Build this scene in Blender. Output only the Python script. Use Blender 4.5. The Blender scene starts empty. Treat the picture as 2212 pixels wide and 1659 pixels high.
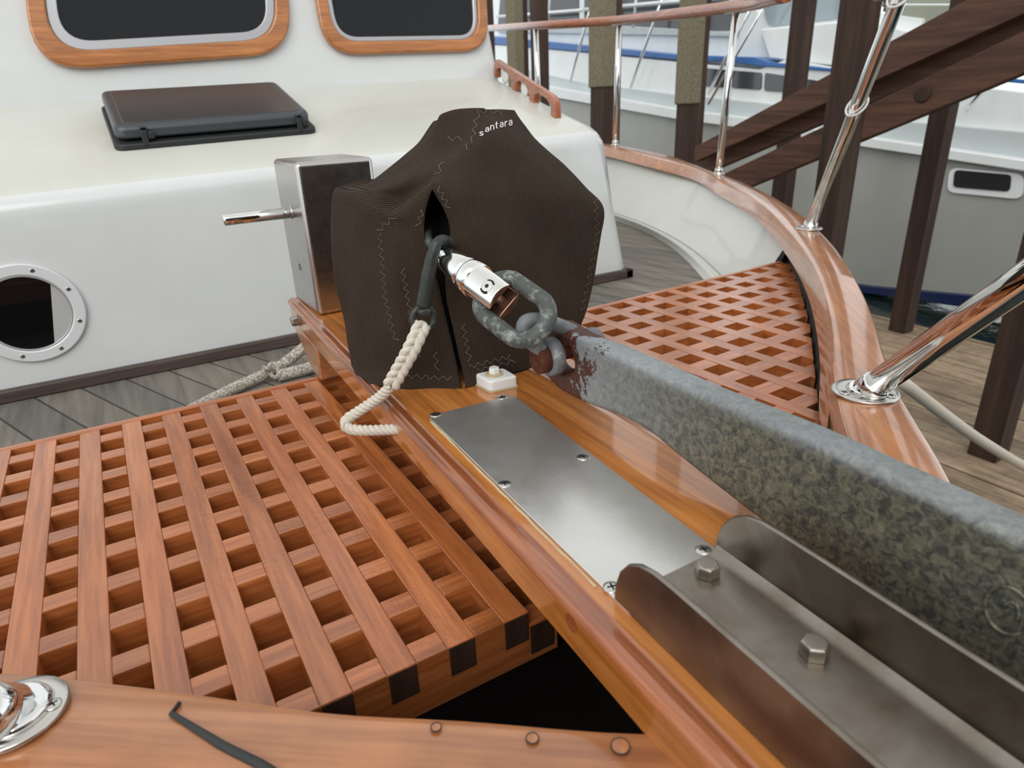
import bpy, bmesh, math, random
from mathutils import Vector, Matrix
from mathutils.bvhtree import BVHTree
random.seed(7)
SC = bpy.context.scene
COL = SC.collection
U = 0.045                      # one grating pitch in metres; all lengths below are in pitches
# ------------------------------------------------------------------ camera
F = 1440.0
RW = [Vector((0.8596, 0.2326, -0.4550)), Vector((-0.5093, 0.3139, -0.8013)), Vector((-0.0435, 0.9205, 0.3883))]
def _rot(r):
    t = r.length; k = r / t
    return Matrix.Rotation(t, 3, k)
RM = _rot(Vector((-1.1524396, 0.28199241, 0.4979693)))      # world -> camera
C = Vector((3.56566892, -20.14069931, 7.74737954))
cam = bpy.data.cameras.new('camera'); camo = bpy.data.objects.new('camera', cam); COL.objects.link(camo)
camo.matrix_world = Matrix.Translation(C * U) @ RM.transposed().to_4x4()
cam.sensor_width = 36.0; cam.lens = 36.0 * F / 2212.0; cam.clip_start = 0.01; cam.clip_end = 200
cam.dof.use_dof = True; cam.dof.focus_distance = 14.5 * U; cam.dof.aperture_fstop = 11.0
SC.camera = camo
# ------------------------------------------------------------------ light
W = bpy.data.worlds.new('sky'); SC.world = W; W.use_nodes = True
wn = W.node_tree.nodes; wl = W.node_tree.links
bg = wn['Background']
tc = wn.new('ShaderNodeTexCoord'); sp = wn.new('ShaderNodeSeparateXYZ'); cr = wn.new('ShaderNodeValToRGB')
wl.new(tc.outputs['Generated'], sp.inputs[0]); wl.new(sp.outputs['Z'], cr.inputs[0]); wl.new(cr.outputs[0], bg.inputs[0])
cr.color_ramp.elements[0].position = 0.0; cr.color_ramp.elements[0].color = (1.12, 1.2, 1.24, 1)
cr.color_ramp.elements[1].position = 0.95; cr.color_ramp.elements[1].color = (0.72, 0.72, 0.70, 1)
bg.inputs[1].default_value = 1.0
SC.view_settings.view_transform = 'Standard'; SC.view_settings.look = 'None'
SC.view_settings.gamma = 1.0; SC.view_settings.use_curve_mapping = False
SC.view_settings.exposure = 0.26
def sun(name, d, strength, angle, colr):
    l = bpy.data.lights.new(name, 'SUN'); l.energy = strength; l.angle = angle; l.color = colr
    o = bpy.data.objects.new(name, l); COL.objects.link(o)
    o.rotation_euler = Vector(d).to_track_quat('-Z', 'Y').to_euler(); return o
sun('sky_glow', (0.55, 0.75, -0.62), 1.5, 0.9, (1.0, 0.985, 0.95))

# ------------------------------------------------------------------ pixel -> point at a real depth
def ray(u, v):
    return (RM.transposed() @ Vector(((u - 1106) / F, -(v - 829.5) / F, -1.0))).normalized()
def bz(u, v, z=0.0):
    d = ray(u, v); return C + d * ((z - C.z) / d.z)
def bx(u, v, x):
    d = ray(u, v); return C + d * ((x - C.x) / d.x)
def by(u, v, y):
    d = ray(u, v); return C + d * ((y - C.y) / d.y)
def bp(u, v, p0, n):
    d = ray(u, v); n = Vector(n); return C + d * ((Vector(p0) - C).dot(n) / d.dot(n))
V = Vector

# ------------------------------------------------------------------ materials
def mat(name, colr, rough=0.5, metal=0.0, coat=0.0, coat_r=0.1, spec=0.5):
    m = bpy.data.materials.new(name); m.use_nodes = True
    b = m.node_tree.nodes['Principled BSDF']
    b.inputs['Base Color'].default_value = (*colr, 1); b.inputs['Roughness'].default_value = rough
    b.inputs['Metallic'].default_value = metal; b.inputs['Coat Weight'].default_value = coat
    b.inputs['Coat Roughness'].default_value = coat_r; b.inputs['Specular IOR Level'].default_value = spec
    return m
def N(m, t, **kw):
    n = m.node_tree.nodes.new(t)
    for k, v in kw.items(): setattr(n, k, v)
    return n
def L(m, a, b): m.node_tree.links.new(a, b)
def coords(m, scale=(1, 1, 1), rot=(0, 0, 0)):
    t = N(m, 'ShaderNodeTexCoord'); mp = N(m, 'ShaderNodeMapping')
    L(m, t.outputs['Object'], mp.inputs[0]); mp.inputs['Scale'].default_value = scale; mp.inputs['Rotation'].default_value = rot
    return mp.outputs[0]
def noise(m, vec, scale, detail=4, rough=0.55, dist=0.0):
    n = N(m, 'ShaderNodeTexNoise'); n.inputs['Scale'].default_value = scale; n.inputs['Detail'].default_value = detail
    n.inputs['Roughness'].default_value = rough; n.inputs['Distortion'].default_value = dist
    if vec is not None: L(m, vec, n.inputs['Vector'])
    return n.outputs['Fac']
def ramp(m, fac, stops):
    r = N(m, 'ShaderNodeValToRGB'); L(m, fac, r.inputs[0]); e = r.color_ramp.elements
    e[0].position = stops[0][0]; e[0].color = (*stops[0][1], 1); e[1].position = stops[1][0]; e[1].color = (*stops[1][1], 1)
    for p, c in stops[2:]:
        q = e.new(p); q.color = (*c, 1)
    return r.outputs[0]
def mix(m, fac, a, b, mode='MIX'):
    x = N(m, 'ShaderNodeMix', data_type='RGBA', blend_type=mode)
    if isinstance(fac, float): x.inputs[0].default_value = fac
    else: L(m, fac, x.inputs[0])
    for i, s in ((6, a), (7, b)):
        if isinstance(s, tuple): x.inputs[i].default_value = (*s, 1)
        else: L(m, s, x.inputs[i])
    return x.outputs[2]
def bump(m, h, strength=0.3, dist=0.002, prev=None):
    b = N(m, 'ShaderNodeBump'); b.inputs['Strength'].default_value = strength; b.inputs['Distance'].default_value = dist
    L(m, h, b.inputs['Height'])
    if prev is not None: L(m, prev, b.inputs['Normal'])
    return b.outputs[0]
def P(m): return m.node_tree.nodes['Principled BSDF']
def math2(m, op, a, b):
    n = N(m, 'ShaderNodeMath', operation=op)
    for i, s in enumerate((a, b)):
        if isinstance(s, (int, float)): n.inputs[i].default_value = s
        else: L(m, s, n.inputs[i])
    return n.outputs[0]
def wood(name, dark, mid, light, axis='Y', rough=0.35, coat=0.6, coat_r=0.12, grain=1.0, bmp=0.25, island=0.25, mottle=0.0, nrm=0.0, turn=0.0):
    m = mat(name, mid, rough, 0, coat, coat_r)
    s = {'X': (2.5, 45, 45), 'Y': (45, 2.5, 45), 'Z': (45, 45, 2.5)}[axis]
    def gv(k):
        if not turn: return coords(m, tuple(a * k for a in s))
        mp = N(m, 'ShaderNodeMapping'); L(m, coords(m, (1, 1, 1), (0, 0, math.radians(turn))), mp.inputs[0]); mp.inputs['Scale'].default_value = tuple(a * k for a in s); return mp.outputs[0]
    v = gv(1)
    g = noise(m, v, 1.0 * grain, 6, 0.6, 1.2)
    c = ramp(m, g, [(0.25, dark), (0.8, light), (0.52, mid)])
    v2 = gv(5)
    g2 = noise(m, v2, 1.0 * grain, 3, 0.6)
    c = mix(m, 0.35, c, ramp(m, g2, [(0.35, tuple(a * .55 for a in mid)), (0.6, (1, 1, 1))]), 'MULTIPLY')
    if island:
        gi = N(m, 'ShaderNodeNewGeometry')
        c = mix(m, 1.0, c, ramp(m, gi.outputs['Random Per Island'], [(0, (1 - island,) * 3), (1, (1.0, 1.0, 1.0))]), 'MULTIPLY')
    if mottle:
        n3 = noise(m, coords(m, (14, 14, 14)), 1.0, 4, 0.6)
        c = mix(m, mottle, c, ramp(m, n3, [(0.35, (0.45, 0.40, 0.36)), (0.65, (1.2, 1.15, 1.1))]), 'MULTIPLY')
    L(m, c, P(m).inputs['Base Color'])
    nb = bump(m, g2, bmp, 0.0006)
    L(m, nb, P(m).inputs['Normal'])
    if nrm:
        n4 = noise(m, coords(m, (1, 1, 1)), 130, 4, 0.6)
        L(m, bump(m, n4, nrm, 0.0009), P(m).inputs['Coat Normal'])
        L(m, bump(m, n4, nrm * .8, 0.0009, nb), P(m).inputs['Normal'])
    return m
GD, GM, GL = (0.32, 0.092, 0.024), (0.55, 0.175, 0.050), (0.70, 0.26, 0.085)
M = {}
M['grate_y'] = wood('grating_teak_lengthwise', GD, GM, GL, 'Y', 0.34, 0.8, 0.16, nrm=0.5)
M['grate_x'] = wood('grating_teak_crosswise', GD, GM, GL, 'X', 0.34, 0.8, 0.16, nrm=0.5)
M['grate_end'] = wood('grating_teak_end_grain', (0.03, 0.014, 0.01), (0.06, 0.028, 0.018), (0.10, 0.045, 0.03), 'Z', 0.5, 0.3)
M['plank'] = wood('varnished_teak_plank', (0.30, 0.095, 0.018), (0.55, 0.20, 0.042), (0.70, 0.29, 0.075), 'Y', 0.3, 0.9, 0.05, island=0, grain=.9)
M['plank_edge'] = wood('varnished_teak_molding', (0.17, 0.045, 0.012), (0.36, 0.105, 0.03), (0.5, 0.17, 0.05), 'Y', 0.3, 0.9, 0.08, island=0)
M['cap'] = wood('varnished_cap_rail_wood', (0.40, 0.155, 0.058), (0.50, 0.205, 0.080), (0.58, 0.255, 0.105), 'X', 0.32, 0.8, 0.10, island=0.0, mottle=0.3, grain=.6, turn=-50)
M['cap_port'] = wood('varnished_port_cap_rail_wood', (0.40, 0.155, 0.058), (0.50, 0.205, 0.080), (0.58, 0.255, 0.105), 'X', 0.32, 0.8, 0.10, island=0.0, mottle=0.3, grain=.6, turn=37)
M['trimwood'] = wood('window_frame_wood', (0.28, 0.09, 0.015), (0.48, 0.17, 0.035), (0.6, 0.24, 0.06), 'X', 0.3, 0.8, 0.1, island=0)
M['handrail'] = wood('handrail_wood', (0.2, 0.06, 0.025), (0.40, 0.13, 0.06), (0.55, 0.22, 0.12), 'Y', 0.35, 0.7, 0.15, island=0)
M['graytrim'] = wood('weathered_dark_trim', (0.05, 0.035, 0.028), (0.09, 0.06, 0.05), (0.14, 0.10, 0.08), 'X', 0.55, 0.0)
M['postwood'] = wood('creosoted_post_wood', (0.026, 0.012, 0.007), (0.056, 0.026, 0.015), (0.11, 0.055, 0.03), 'Z', 0.8, 0.0, grain=.35, island=.2)
M['beamwood'] = wood('stained_brace_wood', (0.05, 0.021, 0.012), (0.115, 0.050, 0.030), (0.20, 0.095, 0.06), 'Y', 0.7, 0.0, grain=.35, island=.2)
M['dockwood'] = wood('weathered_dock_planks', (0.20, 0.145, 0.09), (0.40, 0.30, 0.20), (0.58, 0.46, 0.32), 'Y', 0.75, 0.0, grain=.4, island=.35, mottle=.5)
# deck planking with caulked seams
m = M['deck'] = mat('teak_deck_planking', (0.2, 0.17, 0.15), 0.7)
v = coords(m, (1, 1, 1), (0, 0, math.radians(-21.5)))
sx = N(m, 'ShaderNodeSeparateXYZ'); L(m, v, sx.inputs[0])
pw = 1.62 * U
fr = math2(m, 'FRACT', math2(m, 'DIVIDE', sx.outputs[0], pw), 0)
fl = math2(m, 'FLOOR', math2(m, 'DIVIDE', sx.outputs[0], pw), 0)
seam = math2(m, 'LESS_THAN', fr, 0.055)
wnz = N(m, 'ShaderNodeTexWhiteNoise', noise_dimensions='1D'); L(m, fl, wnz.inputs['W'])
g = noise(m, coords(m, (50, 3, 50), (0, 0, math.radians(-21.5))), 1.0, 5, 0.6, 0.6)
c = ramp(m, g, [(0.3, (0.12, 0.11, 0.095)), (0.75, (0.25, 0.235, 0.20))])
c = mix(m, 1.0, c, ramp(m, wnz.outputs['Value'], [(0, (0.72, 0.72, 0.74)), (1, (1.05, 1.0, 0.94))]), 'MULTIPLY')
c = mix(m, seam, c, (0.035, 0.035, 0.035)); L(m, c, P(m).inputs['Base Color'])
# metals
def steel(name, colr, rough, bscale=0, bstr=0.1, mot=0.0, mcol=(0.25, 0.17, 0.1)):
    m = mat(name, colr, rough, 1.0)
    n1 = noise(m, coords(m, (1, 1, 1)), 60, 5, 0.65)
    r = ramp(m, n1, [(0.3, (max(rough - .03, 0.02),) * 3), (0.7, (rough + .03,) * 3)]); L(m, r, P(m).inputs['Roughness'])
    if mot:
        n2 = noise(m, coords(m, (1, 1, 1)), 22, 5, 0.6, 0.5)
        L(m, mix(m, ramp(m, n2, [(0.42, (0, 0, 0)), (0.68, (mot,) * 3)]), colr, mcol), P(m).inputs['Base Color'])
    if bscale:
        n3 = noise(m, coords(m, (1, 1, 1)), bscale, 4, 0.6)
        L(m, bump(m, n3, bstr, 0.0005), P(m).inputs['Normal'])
    return m
M['chrome'] = steel('polished_stainless_tube', (0.80, 0.80, 0.79), 0.08)
M['swivel'] = steel('polished_swivel_steel', (0.82, 0.82, 0.80), 0.10)
M['jaw_reflection'] = mat('swivel_face_painted_reflection', (0.62, 0.36, 0.26), 0.35, 1.0)  # copper tint imitates an orange reflection on the jaw faces
M['box'] = steel('brushed_stainless_box', (0.52, 0.50, 0.48), 0.27, 0, 0, 0.12, (0.42, 0.39, 0.37))
M['plate'] = steel('scuffed_stainless_plate', (0.72, 0.705, 0.68), 0.30, 350, 0.12, 0.3, (0.55, 0.50, 0.44)); P(M['plate']).inputs['Metallic'].default_value = 0.85
M['channel'] = steel('stained_roller_channel_steel', (0.29, 0.26, 0.225), 0.33, 200, 0.08, 0.7, (0.16, 0.115, 0.08))
M['bolt'] = steel('dull_bolt_steel', (0.42, 0.39, 0.35), 0.38, 300, 0.2, 0.6, (0.25, 0.2, 0.15))
M['screw'] = steel('screw_steel', (0.62, 0.60, 0.56), 0.25)
M['black'] = mat('black_recess', (0.01, 0.01, 0.01), 0.8)
M['deepshade'] = mat('painted_deep_shade', (0.02, 0.016, 0.013), 0.8)  # near-black stands in for the deep shade under the gratings
# galvanised anchor with rust near the shackle end
m = M['galv'] = mat('galvanised_steel', (0.3, 0.31, 0.32), 0.5, 0.45)
t = N(m, 'ShaderNodeNewGeometry'); sep = N(m, 'ShaderNodeSeparateXYZ'); L(m, t.outputs['Position'], sep.inputs[0])
pos = t.outputs['Position']
n1 = noise(m, pos, 190, 6, 0.7, 0.8); n2 = noise(m, pos, 14, 4, 0.6)
base = ramp(m, n2, [(0.3, (0.24, 0.26, 0.275)), (0.72, (0.42, 0.45, 0.47))])
spk = mix(m, 0.5, base, ramp(m, n1, [(0.3, (0.5, 0.5, 0.5)), (0.75, (1.3, 1.32, 1.33))]), 'MULTIPLY')
alg = mix(m, ramp(m, n1, [(0.40, (0, 0, 0)), (0.66, (1, 1, 1))]), (0.06, 0.06, 0.055), (0.24, 0.225, 0.15))
fy = math2(m, 'ADD', math2(m, 'MULTIPLY', sep.outputs['Y'], -1 / (4.2 * U)), -13.9 / 4.2 + 0.55)
fy = math2(m, 'ADD', fy, math2(m, 'MULTIPLY', n2, 0.7))
fz = math2(m, 'MULTIPLY', math2(m, 'SUBTRACT', 3.72 * U, sep.outputs['Z']), 1 / (0.35 * U))
fz = N(m, 'ShaderNodeClamp'); L(m, math2(m, 'MULTIPLY', math2(m, 'SUBTRACT', 3.80 * U, sep.outputs['Z']), 1 / (0.3 * U)), fz.inputs[0])
fyc = N(m, 'ShaderNodeClamp'); L(m, fy, fyc.inputs[0])
c = mix(m, math2(m, 'MULTIPLY', fyc.outputs[0], fz.outputs[0]), spk, alg)
n3 = noise(m, pos, 38, 6, 0.7, 0.5)
ry = math2(m, 'ADD', math2(m, 'MULTIPLY', sep.outputs['Y'], 1 / (1.1 * U)), 11.25 / 1.1)
rf = ramp(m, math2(m, 'ADD', n3, math2(m, 'MULTIPLY', ry, 0.27)), [(0.575, (0, 0, 0)), (0.60, (1, 1, 1))])
c = mix(m, rf, c, ramp(m, n1, [(0.3, (0.03, 0.010, 0.007)), (0.7, (0.10, 0.028, 0.014))]))
L(m, c, P(m).inputs['Base Color']); L(m, bump(m, n1, 0.5, 0.0012), P(m).inputs['Normal'])
L(m, ramp(m, rf, [(0, (0.45,) * 3), (1, (0.0,) * 3)]), P(m).inputs['Metallic'])
def chainmat(name, a, b, c3, rough=0.6):
    m = mat(name, a, rough, 0.35)
    n1 = noise(m, coords(m), 90, 7, 0.75); n2 = noise(m, coords(m), 30, 4, 0.6)
    c = mix(m, ramp(m, n1, [(0.5, (0, 0, 0)), (0.66, (1, 1, 1))]), mix(m, n2, a, b), c3)
    L(m, c, P(m).inputs['Base Color']); L(m, bump(m, n1, 0.5, 0.0008), P(m).inputs['Normal']); return m
M['link'] = chainmat('weathered_chain_steel', (0.05, 0.055, 0.05), (0.13, 0.14, 0.13), (0.36, 0.39, 0.36))
M['shackle'] = chainmat('grey_shackle_steel', (0.12, 0.125, 0.13), (0.22, 0.23, 0.24), (0.34, 0.35, 0.36))
M['hook'] = chainmat('dark_bronze_hook', (0.022, 0.026, 0.024), (0.05, 0.058, 0.052), (0.09, 0.10, 0.09), 0.45)
M['rust'] = chainmat('rusted_pin', (0.06, 0.016, 0.008), (0.13, 0.035, 0.015), (0.2, 0.07, 0.03), 0.85)
# gelcoat
def gel(name, colr, rough=0.22, coat=0.5):
    m = mat(name, colr, rough, 0, coat, 0.06)
    n = noise(m, coords(m), 6, 4, 0.6)
    L(m, mix(m, 1.0, colr, ramp(m, n, [(0.3, (0.94, 0.94, 0.93)), (0.7, (1, 1, 1))]), 'MULTIPLY'), P(m).inputs['Base Color'])
    return m
M['gel'] = gel('white_gelcoat', (0.68, 0.70, 0.70)); M['gelcream'] = gel('cream_nonskid_gelcoat', (0.62, 0.62, 0.565), 0.4, 0.25)
M['gelbul'] = gel('bulwark_gelcoat', (0.62, 0.62, 0.56), 0.3, 0.3)
M['nwhite'] = gel('neighbour_white_gelcoat', (0.88, 0.91, 0.91), 0.3, 0.3); M['nband'] = gel('neighbour_grey_band', (0.55, 0.60, 0.61), 0.35, 0.2)
M['nhull'] = gel('neighbour_hull_paint', (0.38, 0.38, 0.35), 0.3, 0.3); M['nblue'] = gel('blue_stripe_paint', (0.03, 0.14, 0.42), 0.35, 0.2)
M['nnavy'] = gel('navy_boot_stripe', (0.01, 0.02, 0.08), 0.3, 0.3)
M['nwin'] = mat('tinted_cabin_glass', (0.05, 0.055, 0.06), 0.12, 0, 0.5, 0.05)
M['nglass'] = mat('pale_windscreen_glass', (0.35, 0.42, 0.46), 0.1, 0, 0.5, 0.05)
M['olive'] = gel('khaki_canvas_cover', (0.36, 0.37, 0.30), 0.7, 0); M['bluecloth'] = mat('blue_canvas', (0.02, 0.05, 0.17), 0.8)
M['whiteplastic'] = mat('white_plastic', (0.78, 0.78, 0.75), 0.35, 0, 0.2)
M['dirtyplastic'] = mat('yellowed_sealant', (0.52, 0.40, 0.24), 0.6)
M['hatchlid'] = mat('smoked_hatch_acrylic', (0.035, 0.035, 0.036), 0.32, 0, 0.2, 0.2)
M['hatchframe'] = mat('dark_grey_hatch_frame', (0.06, 0.065, 0.075), 0.35, 0.2)
M['rubber'] = mat('black_rubber', (0.015, 0.017, 0.018), 0.55)
M['ring'] = mat('white_painted_ring', (0.70, 0.71, 0.73), 0.35, 0.1, 0.2)
M['pane'] = mat('dark_window_glass', (0.005, 0.005, 0.006), 0.03, 0, 0, 0.0, 0.28)
M['alu'] = mat('grey_aluminium_frame', (0.50, 0.50, 0.52), 0.35, 0.6)
M['curtain'] = mat('pale_curtain_cloth', (0.42, 0.41, 0.40), 0.85)
M['interior'] = mat('dark_cabin_interior', (0.016, 0.010, 0.008), 0.9)
M['carpet'] = mat('olive_carpet', (0.16, 0.135, 0.085), 0.95)
n = noise(M['carpet'], coords(M['carpet']), 60, 5, 0.7)
L(M['carpet'], ramp(M['carpet'], n, [(0.3, (0.11, 0.09, 0.055)), (0.7, (0.24, 0.21, 0.14))]), P(M['carpet']).inputs['Base Color'])
m = M['rope'] = mat('off_white_rope', (0.62, 0.56, 0.47), 0.85)
n = noise(m, coords(m, (1, 1, 1)), 400, 3, 0.6); n2 = noise(m, coords(m), 30, 3, 0.6)
L(m, mix(m, n2, ramp(m, n, [(0.3, (0.50, 0.44, 0.36)), (0.7, (0.78, 0.73, 0.64))]), (0.60, 0.55, 0.47)), P(m).inputs['Base Color']); L(m, bump(m, n, 0.4, 0.0006), P(m).inputs['Normal'])
m = M['dockline'] = mat('braided_dock_line', (0.55, 0.5, 0.42), 0.85)
ck = N(m, 'ShaderNodeTexVoronoi'); L(m, coords(m, (1, 1, 1)), ck.inputs['Vector']); ck.inputs['Scale'].default_value = 230
L(m, ramp(m, ck.outputs['Distance'], [(0.1, (0.66, 0.62, 0.55)), (0.75, (0.25, 0.21, 0.17))]), P(m).inputs['Base Color']); L(m, bump(m, ck.outputs['Distance'], -0.6, 0.002), P(m).inputs['Normal'])
# canvas: ribbed brown cloth
def canvas(name, rot):
    m = mat(name, (0.045, 0.03, 0.023), 0.9, spec=0.15)
    P(m).inputs['Sheen Weight'].default_value = 0.0
    w = N(m, 'ShaderNodeTexWave', wave_type='BANDS', bands_direction='X'); L(m, coords(m, (1, 1, 1), rot), w.inputs['Vector'])
    w.inputs['Scale'].default_value = 0.314 / (0.034 * U); w.inputs['Distortion'].default_value = 0.25; w.inputs['Detail'].default_value = 1; w.inputs['Detail Scale'].default_value = 0.02
    n = noise(m, coords(m), 12, 5, 0.6); n2 = noise(m, coords(m), 500, 3, 0.7)
    c = ramp(m, w.outputs['Fac'], [(0.2, (0.009, 0.006, 0.004)), (0.85, (0.074, 0.050, 0.036))])
    c = mix(m, 0.8, c, ramp(m, n, [(0.3, (0.75, 0.75, 0.72)), (0.72, (1.25, 1.22, 1.15))]), 'MULTIPLY')
    c = mix(m, 0.3, c, ramp(m, n2, [(0.3, (0.5, 0.5, 0.5)), (0.7, (1.3, 1.3, 1.3))]), 'MULTIPLY')
    L(m, c, P(m).inputs['Base Color'])
    b1 = bump(m, noise(m, coords(m, (1, 1, 1)), 9, 3, 0.5, 0.5), 0.35, 0.012)
    L(m, bump(m, w.outputs['Fac'], 0.35, 0.0006, b1), P(m).inputs['Normal']); return m
M['canvas'] = canvas('brown_ribbed_canvas', (0, 0, math.radians(30))); M['canvas_l'] = canvas('brown_ribbed_canvas_cross', (0, math.radians(80), 0))
M['thread'] = mat('tan_thread', (0.24, 0.18, 0.14), 0.9); M['lettering'] = mat('white_embroidery', (0.85, 0.84, 0.82), 0.8)
m = M['water'] = mat('dark_green_water', (0.004, 0.012, 0.008), 0.08)
L(m, bump(m, noise(m, coords(m), 6, 4, 0.5), 0.4, 0.03), P(m).inputs['Normal'])
M['reflectwall'] = wood('dark_reflected_boards', (0.02, 0.012, 0.008), (0.05, 0.03, 0.02), (0.09, 0.055, 0.04), 'Z', 0.7, 0.0, grain=.2)  # boards of the unseen wall added to be reflected
M['roof'] = mat('shed_roof_sheet', (0.25, 0.25, 0.25), 0.7)
M['caulk'] = mat('black_caulk', (0.03, 0.032, 0.032), 0.7)

# ------------------------------------------------------------------ mesh builder
class MB:
    def __init__(s): s.v = []; s.f = []; s.mi = []; s.sm = []
    def add(s, vs, fs, mi=0, smooth=False):
        o = len(s.v); s.v += [V(p) for p in vs]
        for f in fs: s.f.append(tuple(i + o for i in f)); s.mi.append(mi); s.sm.append(smooth)
        return s
    def box(s, a, b, mi=0, M4=None):
        x0, y0, z0 = a; x1, y1, z1 = b
        vs = [V(p) for p in ((x0, y0, z0), (x1, y0, z0), (x1, y1, z0), (x0, y1, z0), (x0, y0, z1), (x1, y0, z1), (x1, y1, z1), (x0, y1, z1))]
        if M4 is not None: vs = [M4 @ p for p in vs]
        return s.add(vs, [(0, 3, 2, 1), (4, 5, 6, 7), (0, 1, 5, 4), (1, 2, 6, 5), (2, 3, 7, 6), (3, 0, 4, 7)], mi)
    def prism(s, poly, ext, mi=0):
        n = len(poly); ext = V(ext); vs = [V(p) for p in poly] + [V(p) + ext for p in poly]
        fs = [tuple(range(n))[::-1], tuple(range(n, 2 * n))] + [(i, (i + 1) % n, n + (i + 1) % n, n + i) for i in range(n)]
        return s.add(vs, fs, mi)
    def ringprism(s, outer, inner, ext, mi=0):
        n = len(outer); ext = V(ext); vs = [V(p) for p in outer] + [V(p) for p in inner] + [V(p) + ext for p in outer] + [V(p) + ext for p in inner]
        fs = []
        for i in range(n):
            j = (i + 1) % n
            fs += [(i, j, n + j, n + i), (2 * n + i, 3 * n + i, 3 * n + j, 2 * n + j), (i, 2 * n + i, 2 * n + j, j), (n + i, n + j, 3 * n + j, 3 * n + i)]
        return s.add(vs, fs, mi)
    def tube(s, path, r, n=12, mi=0, closed=False, caps=True, smooth=True, squash=None):
        pts = [V(p) for p in path]; m = len(pts); R = r if isinstance(r, (list, tuple)) else [r] * m
        tg = []
        for i in range(m):
            a = pts[(i - 1) % m] if (closed or i > 0) else pts[i]; b = pts[(i + 1) % m] if (closed or i < m - 1) else pts[i]
            tg.append((b - a).normalized())
        up = tg[0].orthogonal().normalized(); vs = []
        for i in range(m):
            up = (up - tg[i] * up.dot(tg[i])); up = up.normalized() if up.length > 1e-6 else tg[i].orthogonal().normalized()
            w = tg[i].cross(up)
            for k in range(n):
                a = 2 * math.pi * k / n; vs.append(pts[i] + (up * math.cos(a) + w * math.sin(a)) * R[i])
        fs = []
        for i in range(m if closed else m - 1):
            j = (i + 1) % m
            off = 0
            if closed and j == 0:
                d0 = [(vs[k] - vs[(m - 1) * n]).length for k in range(n)]; off = d0.index(min(d0))
            for k in range(n):
                k2 = (k + 1) % n; fs.append((i * n + k, i * n + k2, j * n + (k2 + off) % n, j * n + (k + off) % n))
        s.add(vs, fs, mi, smooth)
        if caps and not closed:
            o = len(s.v) - m * n
            s.f += [tuple(o + k for k in range(n))[::-1], tuple(o + (m - 1) * n + k for k in range(n))]; s.mi += [mi, mi]; s.sm += [False, False]
        return s
    def cyl(s, a, b, r, n=24, mi=0, r2=None): return s.tube([a, b], [r, r if r2 is None else r2], n, mi)
    def lathe(s, a, axis, prof, n=32, mi=0, sx=1.0):
        a = V(a); ax = V(axis).normalized(); u = ax.orthogonal().normalized(); w = ax.cross(u); vs = []
        for (t, r) in prof:
            for k in range(n):
                q = 2 * math.pi * k / n; vs.append(a + ax * t + (u * math.cos(q) + w * math.sin(q)) * r)
        fs = [(i * n + k, i * n + (k + 1) % n, (i + 1) * n + (k + 1) % n, (i + 1) * n + k) for i in range(len(prof) - 1) for k in range(n)]
        s.add(vs, fs, mi, True)
        o = len(s.v) - len(prof) * n
        s.f += [tuple(o + k for k in range(n))[::-1], tuple(o + (len(prof) - 1) * n + k for k in range(n))]; s.mi += [mi] * 2; s.sm += [False] * 2
        return s
    def build(s, name, mats, parent=None, bevel=0, seg=2, angle=35, label=None):
        me = bpy.data.meshes.new(name); lo = V((min(p.x for p in s.v), min(p.y for p in s.v), min(p.z for p in s.v))); hi = V((max(p.x for p in s.v), max(p.y for p in s.v), max(p.z for p in s.v)))
        o = V(((lo.x + hi.x) / 2, (lo.y + hi.y) / 2, lo.z))
        me.from_pydata([((p - o) * U)[:] for p in s.v], [], s.f)
        for mm in (mats if isinstance(mats, (list, tuple)) else [mats]): me.materials.append(M[mm] if isinstance(mm, str) else mm)
        for p, mi, sm in zip(me.polygons, s.mi, s.sm): p.material_index = mi; p.use_smooth = sm
        bm = bmesh.new(); bm.from_mesh(me); bmesh.ops.recalc_face_normals(bm, faces=bm.faces); bm.to_mesh(me); bm.free()
        ob = bpy.data.objects.new(name, me); COL.objects.link(ob)
        ob.location = o * U
        if bevel:
            md = ob.modifiers.new('bevel', 'BEVEL'); md.width = bevel * U; md.segments = seg; md.limit_method = 'ANGLE'; md.angle_limit = math.radians(angle); md.harden_normals = False
            for p in me.polygons: p.use_smooth = True
            me.set_sharp_from_angle(angle=math.radians(50))
        if parent is not None:
            ob.parent = parent; base = V((0, 0, 0)); q = parent
            while q is not None: base += q.location; q = q.parent
            ob.location = o * U - base
        if label: ob['label'] = label
        return ob
def thing(name, label, cat, loc, group=None):
    o = bpy.data.objects.new(name, None); COL.objects.link(o); o.location = V(loc) * U; o.empty_display_size = 0.02
    o['label'] = label; o['category'] = cat
    if group: o['group'] = group
    return o
def tag(o, label, cat, group=None):
    o['label'] = label; o['category'] = cat
    if group: o['group'] = group
    return o
def struct(o, label=None):
    o['kind'] = 'structure'
    if label: o['label'] = label
    return o
def catmull(pts, n):
    pts = [V(p) for p in pts]; out = []
    for i in range(len(pts) - 1):
        p0 = pts[i - 1] if i else pts[0] * 2 - pts[1]; p1 = pts[i]; p2 = pts[i + 1]; p3 = pts[i + 2] if i + 2 < len(pts) else pts[-1] * 2 - pts[-2]
        for k in range(n):
            t = k / n; out.append(0.5 * ((2 * p1) + (p2 - p0) * t + (2 * p0 - 5 * p1 + 4 * p2 - p3) * t * t + (3 * p1 - p0 - 3 * p2 + p3) * t ** 3))
    out.append(pts[-1]); return out
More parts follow.
